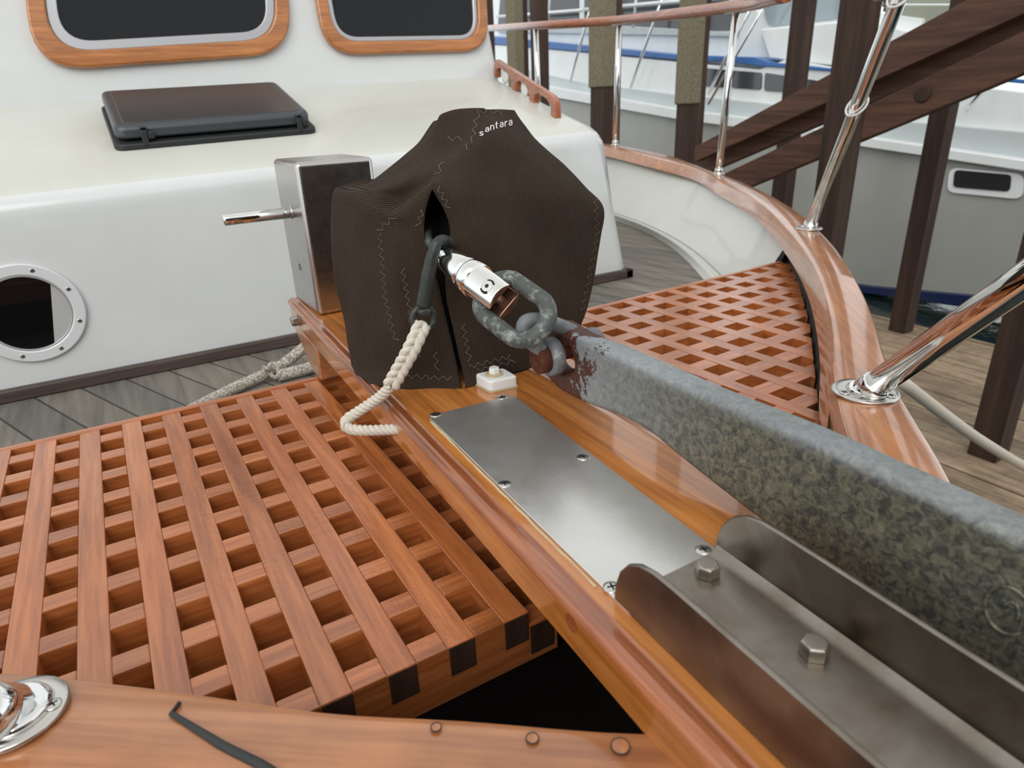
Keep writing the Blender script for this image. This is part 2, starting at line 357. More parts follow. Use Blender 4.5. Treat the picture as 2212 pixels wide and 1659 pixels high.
def rpoly(pts, r, n=5):
    """round the corners of a 3-D polygon"""
    out = []; m = len(pts)
    for i in range(m):
        p = V(pts[i]); a = V(pts[i - 1]) - p; b = V(pts[(i + 1) % m]) - p; rr = r[i] if isinstance(r, (list, tuple)) else r
        if rr <= 0: out.append(p); continue
        A = p + a.normalized() * min(rr, a.length * .49); B = p + b.normalized() * min(rr, b.length * .49)
        for k in range(n + 1):
            t = k / n; out.append(A * (1 - t) ** 2 + p * 2 * t * (1 - t) + B * t * t)
    return out
def frame(n):
    n = V(n).normalized(); u = n.orthogonal().normalized(); return u, n.cross(u), n
def phillips(parent, p, n, r, rot=0.3, name='screw', mt='screw'):
    u, w, n = frame(n); b = MB()
    b.lathe(p, n, [(0, r), (r * .06, r), (r * .13, r * .8), (r * .18, r * .4), (r * .19, 0.02 * r)], 20)
    for k in range(2):
        a = rot + k * math.pi / 2; d = u * math.cos(a) + w * math.sin(a); e = n.cross(d); c = V(p) + n * (r * .10)
        b.prism([c + d * r * .55 + e * r * .1, c - d * r * .55 + e * r * .1, c - d * r * .55 - e * r * .1, c + d * r * .55 - e * r * .1], n * r * .12, 1)
    return b.build(name, [mt, 'black'], parent)
def hexbolt(parent, p, n, r, h, rot=0, mt='bolt', washer=0.0, name='hex_bolt', label=None):
    u, w, n = frame(n); b = MB(); p = V(p)
    if washer: b.lathe(p, n, [(0, washer), (r * .14, washer)], 28); p = p + n * r * .14
    def ring(rr, t): return [p + n * t + (u * math.cos(rot + k * math.pi / 3) + w * math.sin(rot + k * math.pi / 3)) * rr for k in range(6)]
    vs = ring(r, 0) + ring(r, h * .82) + ring(r * .86, h); b.add(vs, [(i + a, (i + 1) % 6 + a, (i + 1) % 6 + a + 6, i + a + 6) for a in (0, 6) for i in range(6)] + [(12, 13, 14, 15, 16, 17)])
    b.lathe(p + n * h * .98, n, [(0, r * .78), (h * .05, r * .74)], 24)
    return b.build(name, mt, parent, bevel=r * .06, label=label)

# ================================================================== setting
zcap = lambda y: 1.25 if y < -12 else (1.25 + (y + 12) * .025 if y < 18 else (2.0 + (y - 18) * .065 if y < 38 else 3.3 + (y - 38) * .03))
def capz(u, v):
    z = 1.6
    for _ in range(40): z = .5 * z + .5 * zcap(bz(u, v, z).y)
    return bz(u, v, z)
CX = 9.45
capin = [capz(*q) for q in ((1304, 321), (1376, 329), (1501, 361), (1640, 433), (1700, 491), (1745, 546), (1782, 616), (1802, 715), (1805, 815), (1810, 914))]
capout = [capz(*q) for q in ((1302, 312), (1393, 322), (1569, 378), (1660, 418), (1715, 450), (1785, 506), (1851, 599), (1881, 665), (1908, 748), (1934, 848), (1954, 977))]
def atx(curve, y):
    for a, b in zip(curve, curve[1:]):
        if (a.y - y) * (b.y - y) <= 0 and a.y != b.y: return a.x + (b.x - a.x) * (y - a.y) / (b.y - a.y)
    return None
ys = [55, 45, 36, 28, 21, 15, 10, 5.5, 1.5, -2, -4.8, -7.2, -9.2, -11]
inner = []; outer = []
for y in ys:
    xi = atx(capin, y); xo = atx(capout, y)
    if xi is None: xi = capin[0].x + (y - capin[0].y) * .12 if y > 0 else capin[-1].x
    if xo is None: xo = capout[0].x + (y - capout[0].y) * .12 if y > 0 else capout[-1].x
    inner.append(V((xi, y, zcap(y)))); outer.append(V((xo, y, zcap(y))))
inner += [V(p) for p in ((16.2, -12.5, 1.25), (14.6, -13.95, 1.25), (13.2, -15.0, 1.25), (11.5, -16.3, 1.25), (9.45, -17.5, 1.25))]
outer += [V(p) for p in ((18.2, -12.6, 1.25), (15.9, -14.75, 1.25), (14.3, -16.1, 1.25), (12.3, -17.6, 1.25), (9.45, -19.2, 1.25))]
_k = len(inner); inner[0] = V((50.4, 55, 3.81)); inner[1] = V((49.6, 45, 3.51)); inner[2] = V((48.6, 36, 3.17))
outer[0] = V((52.6, 55, 3.81)); outer[1] = V((51.8, 45, 3.51)); outer[2] = V((50.7, 36, 3.17)); outer[3] = V((49.3, 28, 2.65)); inner[3] = V((47.2, 28, 2.65))
inner = catmull(inner, 4); outer = catmull(outer, 4)
mir = lambda p: V((2 * CX - p.x, p.y, p.z))
def cap_rail(name, side, lo, hi, label):
    b = MB(); vs = []; n = 0; pr = []
    I, O = inner[lo:hi], outer[lo:hi]
    for a, o in zip(I, O):
        d = (o - a); d.z = 0; w = d.length; d.normalize()
        prof = [(-.10, -.12), (-.05, -.03), (.05, 0), (w * .5, .03), (w - .13, 0), (w - .03, -.06), (w, -.16), (w - .02, -.42), (w - .2, -.60), (.0, -.80), (-.46, -.80), (-.42, -.70), (-.2, -.24)]
        r = [a + d * t + V((0, 0, z)) for t, z in prof]
        if side < 0: r = [mir(p) for p in r]
        pr.append(r)
    n = len(pr[0]); vs = [p for r in pr for p in r]
    fs = [(i * n + k, i * n + (k + 1) % n, (i + 1) * n + (k + 1) % n, (i + 1) * n + k) for i in range(len(pr) - 1) for k in range(n)]
    b.add(vs, fs, 0, True); b.add(pr[0], [tuple(range(n))]); b.add(pr[-1], [tuple(range(n))])
    t = thing(name, label, 'cap rail', tuple(pr[len(pr) // 2][0]))
    o = b.build('rail_plank', 'cap' if side > 0 else 'cap_port', t); o.data.set_sharp_from_angle(angle=math.radians(38)); return t
capS = cap_rail('cap_rail', 1, 0, len(inner) - 3, 'curved varnished wooden cap rail along the starboard bulwark, right side of the bow')
capP = cap_rail('cap_rail', -1, 22, len(inner) - 3, 'varnished wooden cap rail across the bottom left corner with a black scarf joint')
# scarf joint caulk and plugs on the near cap rail
b = MB(); q = [bz(*p, 1.285) for p in ((388, 1518), (370, 1541), (480, 1610), (560, 1650), (600, 1675))]
b.tube(q, [.028, .035, .055, .06, .06], 6); b.build('scarf_joint_seam', 'caulk', capP, label='black caulked joint line')
for (u, v, r) in ((1340, 1613, .10), (942, 1572, .06), (1150, 1596, .07)):
    b = MB(); c = bz(u, v, 1.27); b.cyl(c, c + V((0, 0, .012)), r, 20); b.tube([c + V((r * math.cos(a), r * math.sin(a), .012)) for a in [k * .2618 for k in range(24)]], .008, 4, 1, closed=True); b.build('wood_plug', ['cap', 'caulk'], capP)
# hull skin and bulwark
def ruled(name, curves, mt, side=1, smooth=True, label=None):
    b = MB(); m = len(curves); n = len(curves[0])
    vs = [(c[i] if side > 0 else mir(c[i])) for i in range(n) for c in curves]
    b.add(vs, [(i * m + k, i * m + k + 1, (i + 1) * m + k + 1, (i + 1) * m + k) for i in range(n - 1) for k in range(m - 1)], 0, smooth)
    return struct(b.build(name, mt), label)
def resample(c, n):
    d = [0]
    for a, q in zip(c, c[1:]): d.append(d[-1] + (q - a).length)
    out = []
    for i in range(n):
        t = d[-1] * i / (n - 1); k = max(j for j in range(len(d)) if d[j] <= t + 1e-9); k = min(k, len(c) - 2)
        f = (t - d[k]) / max(d[k + 1] - d[k], 1e-9); out.append(c[k].lerp(c[k + 1], min(f, 1)))
    return out
def below(side_in, dz):       # curve under the cap rail
    return [V((a.x + (o.x - a.x) * side_in, a.y + (o.y - a.y) * side_in, a.z + dz)) for a, o in zip(inner, outer)]
top = below(.12, -.7)
lipc = catmull([bz(*q, -2.35) for q in ((1290, 448), (1330, 462), (1385, 482), (1440, 508), (1490, 540), (1530, 575), (1562, 610), (1590, 660))], 4)
footc = catmull([bz(*q, -3.0) for q in ((1290, 462), (1330, 477), (1385, 497), (1435, 524), (1478, 558), (1510, 593), (1536, 628), (1560, 680))], 4)
lipc = [V((47.5, 70, -2.35))] + lipc; footc = [V((45.8, 70, -3.0))] + footc
topc = resample([V((51, 70, 4))] + [p for p in top if p.y > 1.3], 40); lp = resample(lipc, 40); fp = resample(footc, 40)
mid1 = [a * .5 + c * .5 + V((.35, 0, -.1)) for a, c in zip(topc, lp)]; low = [a * .12 + c * .88 + V((.12, 0, -.12)) for a, c in zip(topc, lp)]
for sd, nm in ((1, 'starboard'), (-1, 'port')):
    ruled('wall_bulwark_' + nm, [topc, mid1, low, [p + V((.35, 0, -.05)) for p in lp]], 'gelbul', sd, label='pale bulwark inner face, ' + nm + ' side')
    ruled('trim_waterway_' + nm, [[p + V((.4, 0, -.1)) for p in lp], lp, [p + V((-.15, 0, -.03)) for p in lp], [a * .5 + c * .5 + V((0, 0, .02)) for a, c in zip(lp, fp)], [p + V((0, 0, -.05)) for p in fp]], 'gelbul', sd)
    gc = [V(p) for p in ((34.5, 3, 0), (32.4, 1.2, 0), (30.2, -.72, 0), (27.3, -3.49, 0), (25.3, -5.22, 0), (23.3, -6.87, 0), (21.1, -8.59, 0), (18.3, -10.65, 0), (15.0, -13.0, 0), (12.2, -15.6, 0), (CX, -16.9, 0))]
    ruled('wall_locker_' + nm, [[p + (V((.1, 0, .9)) if sd > 0 else V((.5, -.3, .1))) for p in gc], [V((CX + (p.x - CX) * .8, p.y + 1, -12)) for p in gc]], 'deepshade', sd)
    ruled('wall_hull_' + nm, [below(.85, -.5), [V((CX + (p.x - CX) * .93, p.y, -8)) for p in outer], [V((CX + (p.x - CX) * .8, p.y + 2, -20)) for p in outer], [V((CX + (p.x - CX) * .6, p.y + 5, -34)) for p in outer]], 'gel', sd, label='white hull side, ' + nm)
# deck
dk = [V((p.x + 1.2, p.y, -3.0)) for p in fp if p.y > 1] + [V((fp[-1].x + 4, -.35, -3.0))]
b = MB(); b.prism(dk + [mir(p) for p in dk[::-1]], (0, 0, -.4)); struct(b.build('floor', 'deck'), 'grey weathered teak planked foredeck')
b = MB(); b.box((-14, -.5, -12), (33, -.3, -3.05)); struct(b.build('wall_bulkhead', 'deepshade'))
b = MB(); b.box((-10, -16, -12.3), (29, -.4, -12)); struct(b.build('floor_locker', 'deepshade'))
# trunk cabin
YF, SL, CXS = 13.0, 0.274, 0.031
def top_pt(u, v): return bp(u, v, (0, YF, 5.08), (-CXS, -SL, 1.0))
def topz(y, x=10): return 5.08 + CXS * x + SL * (y - YF)
b = MB(); WB = 26.0; kx = 0.017
prof = [(YF, -3.0), (YF + .15, 3.5), (YF + .17, 4.55), (YF + .22, 4.95), (YF + .36, 5.24), (YF + .62, 5.44), (YF + 1.2, topz(YF + 1.2)), (WB + 2, topz(WB + 2)), (WB + 8, topz(WB + 3))]
def sidex(y, z):          # starboard side of the trunk
    tz = topz(max(y, YF)) if y > YF else 5.4
    return 31.4 - (z + 3) * .20
xs = [(-14, 0)] + [(x, 0) for x in (0, 8, 16, 22, 26)]
rowsT = []
for (y, z) in prof:
    r = [V((x, y, z + (x - 10) * CXS * (z > 4.5))) for x in (-20, -8, 0, 8, 16, 22, 26, 28)]
    xe = 31.9 - (z + 3) * .235 if z < 5.1 else 29.9
    zz = z + 20 * CXS * (z > 4.5)
    r += [V((xe - .9, y + .0, zz)), V((xe - .25, y + .18, zz - (.1 if z > 4.8 else 0))), V((xe, y + .7, zz - (.45 if z > 4.8 else 0)))]
    rowsT.append(r)
n = len(rowsT[0]); vs = [p for r in rowsT for p in r]
fs = [(i * n + k, i * n + k + 1, (i + 1) * n + k + 1, (i + 1) * n + k) for i in range(len(rowsT) - 1) for k in range(n - 1)]
mi = [1 if i >= 5 else 0 for i in range(len(rowsT) - 1) for k in range(n - 1)]
b.add(vs, fs, 0, True); b.mi[-len(fs):] = mi
# starboard side wall running aft
sv = [V((31.8, YF + .75, -3)), V((30.4, YF + .75, 4.3)), V((29.95, YF + .75, 5.4)), V((29.9, YF + .85, topz(YF + .8, 29.9) - .45))]
sv2 = [V((33.5, 60, -3)), V((32, 60, 8)), V((31.6, 60, 13)), V((30.0, WB + 8, topz(WB + 3, 30)))]
b.add(sv + sv2, [(k, k + 1, k + 5, k + 4) for k in range(3)], 0, True)
cab = b.build('wall_front', ['gel', 'gelcream']); struct(cab, 'white trunk cabin front with cream sloping top')
b = MB(); b.box((-20, YF - .35, -3.0), (31.9, YF + .05, -2.45)); b.box((31.3, YF - .35, -3.0), (31.9, YF + 30, -2.45)); o = b.build('baseboard_front', 'graytrim', bevel=.08); struct(o, 'dark weathered wooden trim along the foot of the cabin front')
# wheelhouse
TL = 0.16; wp0 = V((0, WB, topz(WB))); wnrm = V((0, -1, TL)).normalized()
def wh(u, v, off=0): return bp(u, v, wp0 + wnrm * off, wnrm)
def whp(x, z, off=0): return V((x, WB + (z - topz(WB)) * TL, z)) + wnrm * off
b = MB()
re0 = wh(1078, 152); re1 = wh(1036, -60); re2 = re1 + (re1 - re0) * 1.2
def strip(x0, x1):
    pass
zt = 46
prof = [(topz(WB) - .4, .0), (topz(WB) + .25, 0.0), (zt, 0)]
sl = (re1.x - re0.x) / (re1.z - re0.z)
vs = []
for z, _ in [(topz(WB) - 1.6, 0), (12, 0), (14, 0), (17, 0), (19, 0), (22.5, 0)]:
    xe = re0.x + (z - re0.z) * sl
    vs += [whp(-30, z), whp(xe - .6, z), whp(xe - .15, z) + V((0, .12, 0)), whp(xe, z) + V((0, .7, 0)), V((xe + 1.2, 70, z))]
b.add(vs, [(i * 5 + k, i * 5 + k + 1, (i + 1) * 5 + k + 1, (i + 1) * 5 + k) for i in range(5) for k in range(4)], 0, True)
struct(b.build('wall_wheelhouse', 'gel'), 'white wheelhouse front below and between the windows')
b = MB(); b.box((-30, WB + 2, 22.3), (28, 70, 22.8)); b.box((-32, WB + 1, 22.8), (30, 72, 23.6)); struct(b.build('ceiling', 'gel'), 'overhanging wheelhouse roof')
def win(idx, outer_px, r, label, inn, inn2):
    t = bpy.data.objects.new('cabin_window', None); COL.objects.link(t); c0 = wh(*outer_px[1]); t.location = c0 * U
    tag(t, label, 'window', 'wheelhouse windows')
    def shrink(P3, k):
        c = sum(P3, V()) / len(P3); out = []
        for i in range(len(P3)):
            a = (P3[i - 1] - P3[i]).normalized(); d = (P3[(i + 1) % len(P3)] - P3[i]).normalized(); out.append(P3[i] + (a + d) / max(.3, math.sin(a.angle(d))) * k)
        return out
    P3 = [wh(*q) for q in outer_px]; A = rpoly([p + wnrm * .0 for p in P3], r, 8)
    B_ = rpoly(shrink(P3, inn), [x * .80 for x in r], 8); C_ = rpoly(shrink(P3, inn2), [x * .62 for x in r], 8)
    b = MB(); b.ringprism(A, B_, wnrm * .45); b.build('wooden_frame', 'trimwood', t, bevel=.12, seg=3)
    b = MB(); b.ringprism([p + wnrm * .05 for p in B_], [p + wnrm * .05 for p in C_], wnrm * .22); b.build('aluminium_frame', 'alu', t, bevel=.05)
    b = MB(); b.prism([p - wnrm * .02 for p in B_], wnrm * .1); b.build('pane', 'pane', t)
    return t
win(1, ((38, -150), (75, 158), (632, 118), (603, -180)), [2, 2.6, 2.6, 2], 'left wooden framed wheelhouse window with dark glass, above the hatch', .85, 1.35)
win(2, ((652, -150), (700, 122), (1052, 112), (1036, -170)), [2, 2.2, 2.0, 2], 'right wooden framed wheelhouse window with bright reflections, near the handrail', .75, 1.05)
# hatch on the trunk top
nT = V((-CXS, -SL, 1)).normalized()
hp = [top_pt(*q) for q in ((245, 330), (690, 283), (600, 197), (222, 225))]
hc = sum(hp, V()) / 4
t = thing('deck_hatch', 'dark smoked acrylic deck hatch with two hinges on the cream cabin top', 'hatch', tuple(hc))
X0, X1 = hp[0].x + .2, hp[1].x - .3; Y0, Y1 = hp[0].y + .15, hp[3].y - 1.3
def ht(x, y, h): return V((x, y, topz(y, x) + h))
b = MB(); b.prism(rpoly([ht(X0 - .1, Y0 - .1, .0), ht(X1 + .1, Y0 - .1, 0), ht(X1 + .1, Y1, 0), ht(X0 - .1, Y1, 0)], .5), (0, 0, .28)); b.build('base_frame', 'rubber', t, bevel=.06)
b = MB(); b.prism(rpoly([ht(X0 + .05, Y0 + .15, .38), ht(X1 - .1, Y0 + .15, .38), ht(X1 - .1, Y1, .38), ht(X0 + .05, Y1, .38)], .55), (0, 0, .62)); lfo = b.build('lid_frame', 'hatchframe', t, bevel=.2, seg=4)
b = MB(); b.prism(rpoly([ht(X0 + .5, Y0 + .5, .9), ht(X1 - .5, Y0 + .5, .9), ht(X1 - .5, Y1 - .3, .9), ht(X0 + .5, Y1 - .3, .9)], .3), (0, 0, .13)); b.build('acrylic_panel', 'hatchlid', lfo, bevel=.03)
for hx in (X0 + 1.25, X1 - .75):
    b = MB(); b.box((hx - .14, -.22, .0), (hx + .14, .0, .95), 0, Matrix.Translation(V((0, Y0 + .12, topz(Y0, hx))))); b.box((hx - .14, -.22, .78), (hx + .14, .5, .98), 0, Matrix.Translation(V((0, Y0 + .12, topz(Y0, hx))))); b.box((hx + .16, -.25, .42), (hx + .42, .0, .74), 0, Matrix.Translation(V((0, Y0 + .12, topz(Y0, hx))))); b.build('hinge', 'rubber', t, bevel=.05)
# porthole
pc = by(75, 672, YF); rr = (by(187, 670, YF).x - pc.x); rz = (by(75, 550, YF).z - by(75, 795, YF).z) / 2; RR = (rr + rz) / 2
pc = V((by(187, 670, YF).x - RR, YF - .0, (by(75, 550, YF).z + by(75, 795, YF).z) / 2))
t = thing('porthole', 'round porthole in white screwed ring on the cabin front, left edge', 'porthole', tuple(pc))
ci = lambda r, y, n=64: [V((pc.x + r * math.cos(2 * math.pi * k / n), y + (pc.z + r * math.sin(2 * math.pi * k / n) + 3) * .023, pc.z + r * math.sin(2 * math.pi * k / n))) for k in range(n)]
b = MB(); b.ringprism(ci(RR, pc.y), ci(RR * .77, pc.y), (0, -.16, 0)); rgo = b.build('ring', 'ring', t, bevel=.05)
b = MB(); b.ringprism(ci(RR * .775, pc.y - .03), ci(RR * .735, pc.y - .03), (0, -.1, 0)); b.build('gasket', 'alu', t, bevel=.02)
b = MB(); b.prism(ci(RR * .75, pc.y - .02), (0, -.03, 0)); gp = b.build('pane', 'pane', t)
b = MB(); b.prism([p for p in ci(RR * .745, pc.y - .055) if p.x > pc.x + RR * .40 + .25 * math.sin((p.z - pc.z) * .9)], (0, -.01, 0)); b.build('curtain', 'curtain', t)
for k in range(8):
    a = math.radians(22 + 45 * k + 3); phillips(rgo, V((pc.x + RR * .885 * math.cos(a), pc.y - .16 + (pc.z + RR * .885 * math.sin(a) + 3) * .023, pc.z + RR * .885 * math.sin(a))), (0, -1, 0), .095, random.random())
# grab rail on the trunk top
gp = [top_pt(*q) for q in ((1073, 164), (1113, 190), (1152, 219), (1203, 254))]
t = thing('grab_rail', 'small scalloped wooden grab rail on the starboard edge of the cabin top', 'grab rail', tuple(gp[3]))
A, B_ = gp[0], gp[3]; dr = (B_ - A); Lr = dr.length; dr.normalize(); up = V((0, 0, 1)); sdv = dr.cross(up).normalized()
def gpt(s, h): return A + dr * (s * Lr) + up * h
H = 1.15; legs = [0.0, .36, .66, 1.0]; lw = .045
out = [gpt(-.02, 0), gpt(.03, H), gpt(.96, H), gpt(1.01, H * .8), gpt(1.02, 0)]
low = []
for a_, b_ in zip(legs[::-1], legs[::-1][1:]):
    low += [gpt(a_ - lw * (1.0 if a_ == 1 else .7), -.05), gpt(a_ - lw * 1.0 - .0, H * .45), gpt(a_ - lw - .05, H * .68), gpt(b_ + lw + .06, H * .68), gpt(b_ + lw, H * .45), gpt(b_ + lw * .8, -.05)]
b = MB(); b.prism([p - sdv * .22 for p in out + low], sdv * .44); b.build('rail_bar', 'handrail', t, bevel=.06)
for s0 in (.17, .51):  # white discs stand in for blown highlights in the loops
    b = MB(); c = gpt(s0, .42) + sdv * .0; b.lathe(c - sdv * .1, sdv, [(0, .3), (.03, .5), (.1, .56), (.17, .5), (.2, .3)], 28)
    b.build('highlight_disc', 'whiteplastic', t, label='white oval disc standing in for a blown highlight in the loop of the rail')

# ================================================================== gratings
def lattice(name, x0, nx, px, hw, y0, ny, py, hy, x_lo, x_hi, y_lo, y_hi, th, label, M4=None, clip=None, extra=None, parent=None):
    b = MB()
    edges = [y0 + .0]
    for j in range(nx + 1):                                   # lengthwise battens
        a = x0 + (j - 1) * px + hw; c = x0 + j * px
        a = max(a, x_lo); c = min(c, x_hi)
        if c - a > .05: b.box((a, y_lo - .0, -.62), (c, y_hi, random.uniform(-.006, .006)), 0)
    for i in range(-1, ny + 1):                               # crosswise battens
        c = y0 - i * py - hy; a = y0 - (i + 1) * py
        a = max(a, y_lo); c = min(c, y_hi)
        if c - a > .05: b.box((x_lo, a, -th), (x_hi + (extra or 0), c, -.02) if not extra else (x_hi, c, -.02), 1)
    if extra:
        for i in range(0, ny + 1):
            c = y0 - i * py - hy; a = max(y0 - (i + 1) * py, y_lo)
            if c - a > .05: b.box((x_hi, a, -th), (x_hi + extra, c, -.30), 1)
        b.box((x_hi + .55, y_lo, -th), (x_hi + extra, y_hi, -.32), 0)
    # cross pieces are flush between the lengthwise ones
    for i in range(-1, ny + 1):
        c = y0 - i * py - hy; a = y0 - (i + 1) * py; a = max(a, y_lo); c = min(c, y_hi)
        if c - a < .05: continue
        for j in range(nx + 1):
            s = max(x0 + j * px, x_lo); e = min(x0 + j * px + hw, x_hi)
            if e - s > .05: b.box((s + .006, a, -.04), (e - .006, c, random.uniform(-.008, .002)), 1)
    if M4 is not None: b.v = [M4 @ p for p in b.v]
    o = b.build(name, ['grate_y', 'grate_x', 'grate_end'])
    return o
t = lattice('deck_grating', -9, 18, 1.0, .53, .0 - 0.0, 11, 1.1528, .70, -9.6, 8.0, -12.66, -.27, 1.08, '', extra=1.3)
o = t; tag(o, 'teak lattice grating left of the bow plank, in the left foreground', 'grating')
def dress(o, w=.018):
    md = o.modifiers.new('bevel', 'BEVEL'); md.width = w * U; md.segments = 2; md.limit_method = 'ANGLE'
dress(o)
def child(b, name, mt, par, **k): return b.build(name, mt, par, **k)
b = MB(); b.box((-9.6, -.27, -1.08), (11.0, -.02, .03)); child(b, 'edge_rail', 'grate_x', o, bevel=.04)
for j in range(-9, 8):
    if j < 4: continue
    b = MB(); b.box((j + .54, -12.672, -.58), (j + .99, -12.655, -.03)); child(b, 'batten_end', 'grate_end', o, label='dark end grain of a batten')
b = MB(); b.box((8.02, -12.668, -.95), (8.5, -12.65, -.35)); child(b, 'batten_end', 'grate_end', o)
yaw = math.radians(3.2)
MS = Matrix.Translation(V((17.73, -.80, 0))) @ Matrix.Rotation(yaw, 4, 'Z')
o2 = lattice('deck_grating', -5 * 1.25, 18, 1.25, .77, 1.16, 11, 1.175, .63, -6.4, 15.6, -11.6, 1.16, 1.08, '', M4=MS)
tag(o2, 'teak lattice grating right of the bow plank, behind the anchor', 'grating')
# trim both gratings to the curve of the hull
GCL = [V(p) for p in ((34.5, 3.2, 0), (32.3, 1.2, 0), (30.1, -.72, 0), (27.2, -3.49, 0), (25.2, -5.22, 0), (23.2, -6.87, 0), (21.0, -8.59, 0), (18.2, -10.65, 0), (14, -14, 0))]
def trim(ob, side):
    bm = bmesh.new(); bm.from_mesh(ob.data); off = ob.location / U
    for a, c in zip(GCL, GCL[1:]):
        tdir = (c - a); tdir.z = 0; nn = V((tdir.y, -tdir.x, 0)).normalized()
        if nn.x < 0: nn = -nn
        pt = a
        if side < 0: nn = V((-nn.x, nn.y, 0)); pt = mir(a) + nn * .4
        g = bm.verts[:] + bm.edges[:] + bm.faces[:]
        r = bmesh.ops.bisect_plane(bm, geom=g, plane_co=(pt - off) * U, plane_no=nn, clear_outer=True)
        ed = [e for e in r['geom_cut'] if isinstance(e, bmesh.types.BMEdge)]
        bmesh.ops.holes_fill(bm, edges=ed, sides=0)
    bm.to_mesh(ob.data); bm.free()
trim(o, -1); trim(o2, 1); dress(o2)
b = MB(); b.box((-6.4, 1.16, -1.08), (13.9, 1.42, .03)); b.v = [MS @ p for p in b.v]; child(b, 'edge_rail', 'grate_x', o2, bevel=.04)

# ================================================================== bow plank (pulpit platform)
ZP = 2.0
lx = lambda y: 7.95 + .04 * y
rx = lambda y: 2 * CX - lx(y) - .0
t = thing('bow_plank', 'long varnished wooden bow plank running from the windlass towards the viewer', 'bow platform', (CX, -8, 1.1))
b = MB(); ysn = [2.55 - i * 1.2 for i in range(25)]; prof = None; pr = []
for y in ysn:
    l, r = lx(y), rx(y)
    pr.append([V((x, y, z)) for x, z in ((l + .30, ZP), (l + .27, ZP - .035), (l + .22, ZP - .035), (l + .20, ZP + .0), (l + .12, ZP + .005), (l + .09, ZP - .04), (l + .04, ZP - .05), (l, ZP - .11), (l - .01, ZP - .16), (l + .05, ZP - .2), (l + .06, ZP - .80), (l + .12, ZP - .86),
                                         (r - .12, ZP - .86), (r - .06, ZP - .8), (r - .05, ZP - .2), (r + .01, ZP - .14), (r, ZP - .1), (r - .06, ZP - .03), (r - .15, ZP), (r - .3, ZP))])
n = len(pr[0]); b.add([p for r in pr for p in r], [(i * n + k, i * n + (k + 1) % n, (i + 1) * n + (k + 1) % n, (i + 1) * n + k) for i in range(len(pr) - 1) for k in range(n)], 0, True)
b.mi = [1 if (k % n) in range(0, 9) or (k % n) in range(13, 18) else 0 for k in range(len(b.f))]
b.add(pr[0], [tuple(range(n))]); b.add(pr[-1], [tuple(range(n))])
o = b.build('plank', ['plank', 'plank_edge'], t); o.data.set_sharp_from_angle(angle=math.radians(28))
b = MB(); b.prism([V((8.02, -.55, .035)), V((8.02, .35, .035)), V((8.06, 2.45, ZP - .84)), V((8.03, -.55, ZP - .84))], (.64, 0, 0)); b.build('support_post', 'cap', t, bevel=.06)
b = MB(); b.box((10.2, -.55, .035), (10.9, .35, ZP - .84)); b.build('support_post', 'cap', t, bevel=.06)
b = MB(); b.box((8.68, .15, .035), (10.2, .3, ZP - .84)); b.build('rear_panel', 'deepshade', t)
hb = bx(643, 692, lx(.3) - .0); hexbolt(t, V((lx(.3) + .06, hb.y, hb.z)), (-1, 0, 0), .17, .24, .4, washer=.2, label='steel bolt head in the side of the plank')
for (y, dx) in ((-17.0, .45),):
    pass
b = MB(); c = bx(1232, 1347, lx(-14)); b.cyl(V((lx(c.y) + .075, c.y, c.z)), V((lx(c.y) + .045, c.y, c.z)), .13, 24); b.build('wood_plug', 'plank_edge', t)

# stainless cover plate with screws
pl = [bz(924, 902, ZP), bz(1312, 1287, ZP), bz(1543, 1191, ZP), bz(1109, 856, ZP)]
t = thing('steel_plate', 'rectangular stainless cover plate screwed on the varnished bow plank', 'metal plate', tuple((pl[0] + pl[2]) / 2))
b = MB(); b.prism(rpoly([p + V((0, 0, .0)) for p in (pl[0], V((pl[1].x, -15.4, ZP)), V((pl[2].x, -15.4, ZP)), pl[3])], [.18, .1, .1, .18], 6), (0, 0, .035)); plo = b.build('plate', 'plate', t, bevel=.008)
for q in ((941, 896), (1085, 858), (1090, 1046), (1260, 988), (1520, 1188), (1322, 1269)):
    phillips(plo, bz(*q, ZP + .035), (0, 0, 1), .115, .5)
b = MB(); e0, e1 = pl[0], pl[1]
b.tube([e0 + (e1 - e0) * (k / 30) + V((-.015 - .02 * random.random(), 0, .002)) for k in range(1, 30)], [.012 + .02 * random.random() for k in range(1, 30)], 6); b.build('sealant_bead', 'dirtyplastic', t)

# anchor roller channel
YC = -15.05
t = thing('anchor_roller_channel', 'open stainless roller channel bolted to the bow plank, nearest the viewer', 'anchor roller', (8.7, -18, ZP))
cl = lambda y: 7.85 + .042 * (y + 15); crr = lambda y: 9.66 + .042 * (y + 15)
def wallp(xf, th, name):
    pts = [(-15.02, ZP + .02)]
    prof = [(-15.0, .0), (-15.02, .25), (-15.10, .5), (-15.25, .70), (-15.45, .83), (-15.7, .89), (-16.0, .90), (-18, .88), (-26, .86), (-26, 0)]
    a = [V((xf(y), y, ZP + z)) for y, z in prof]; return a
b = MB()
for xf, s in ((cl, 1), (crr, -1)):
    a = wallp(xf, .07, ''); b.prism(a, (.07 * s, 0, 0))
b.build('side_wall', 'channel', t, bevel=.025, seg=3)
b = MB(); pr = []
for y in (-15.05, -16, -18, -22, -26):
    l, r = cl(y) + .05, crr(y) - .05
    pr.append([V((x, y, ZP + z)) for x, z in ((l, .30), (l + .05, .16), (l + .15, .08), (l + .32, .05), (r - .2, .05), (r - .08, .08), (r, .16), (r, 0.0), (l, 0.0))])
n = 9; b.add([p for r in pr for p in r], [(i * n + k, i * n + (k + 1) % n, (i + 1) * n + (k + 1) % n, (i + 1) * n + k) for i in range(len(pr) - 1) for k in range(n)], 0, True)
b.add(pr[0], [tuple(range(n))]); cfo = o = b.build('channel_floor', 'channel', t); o.data.set_sharp_from_angle(angle=math.radians(50))
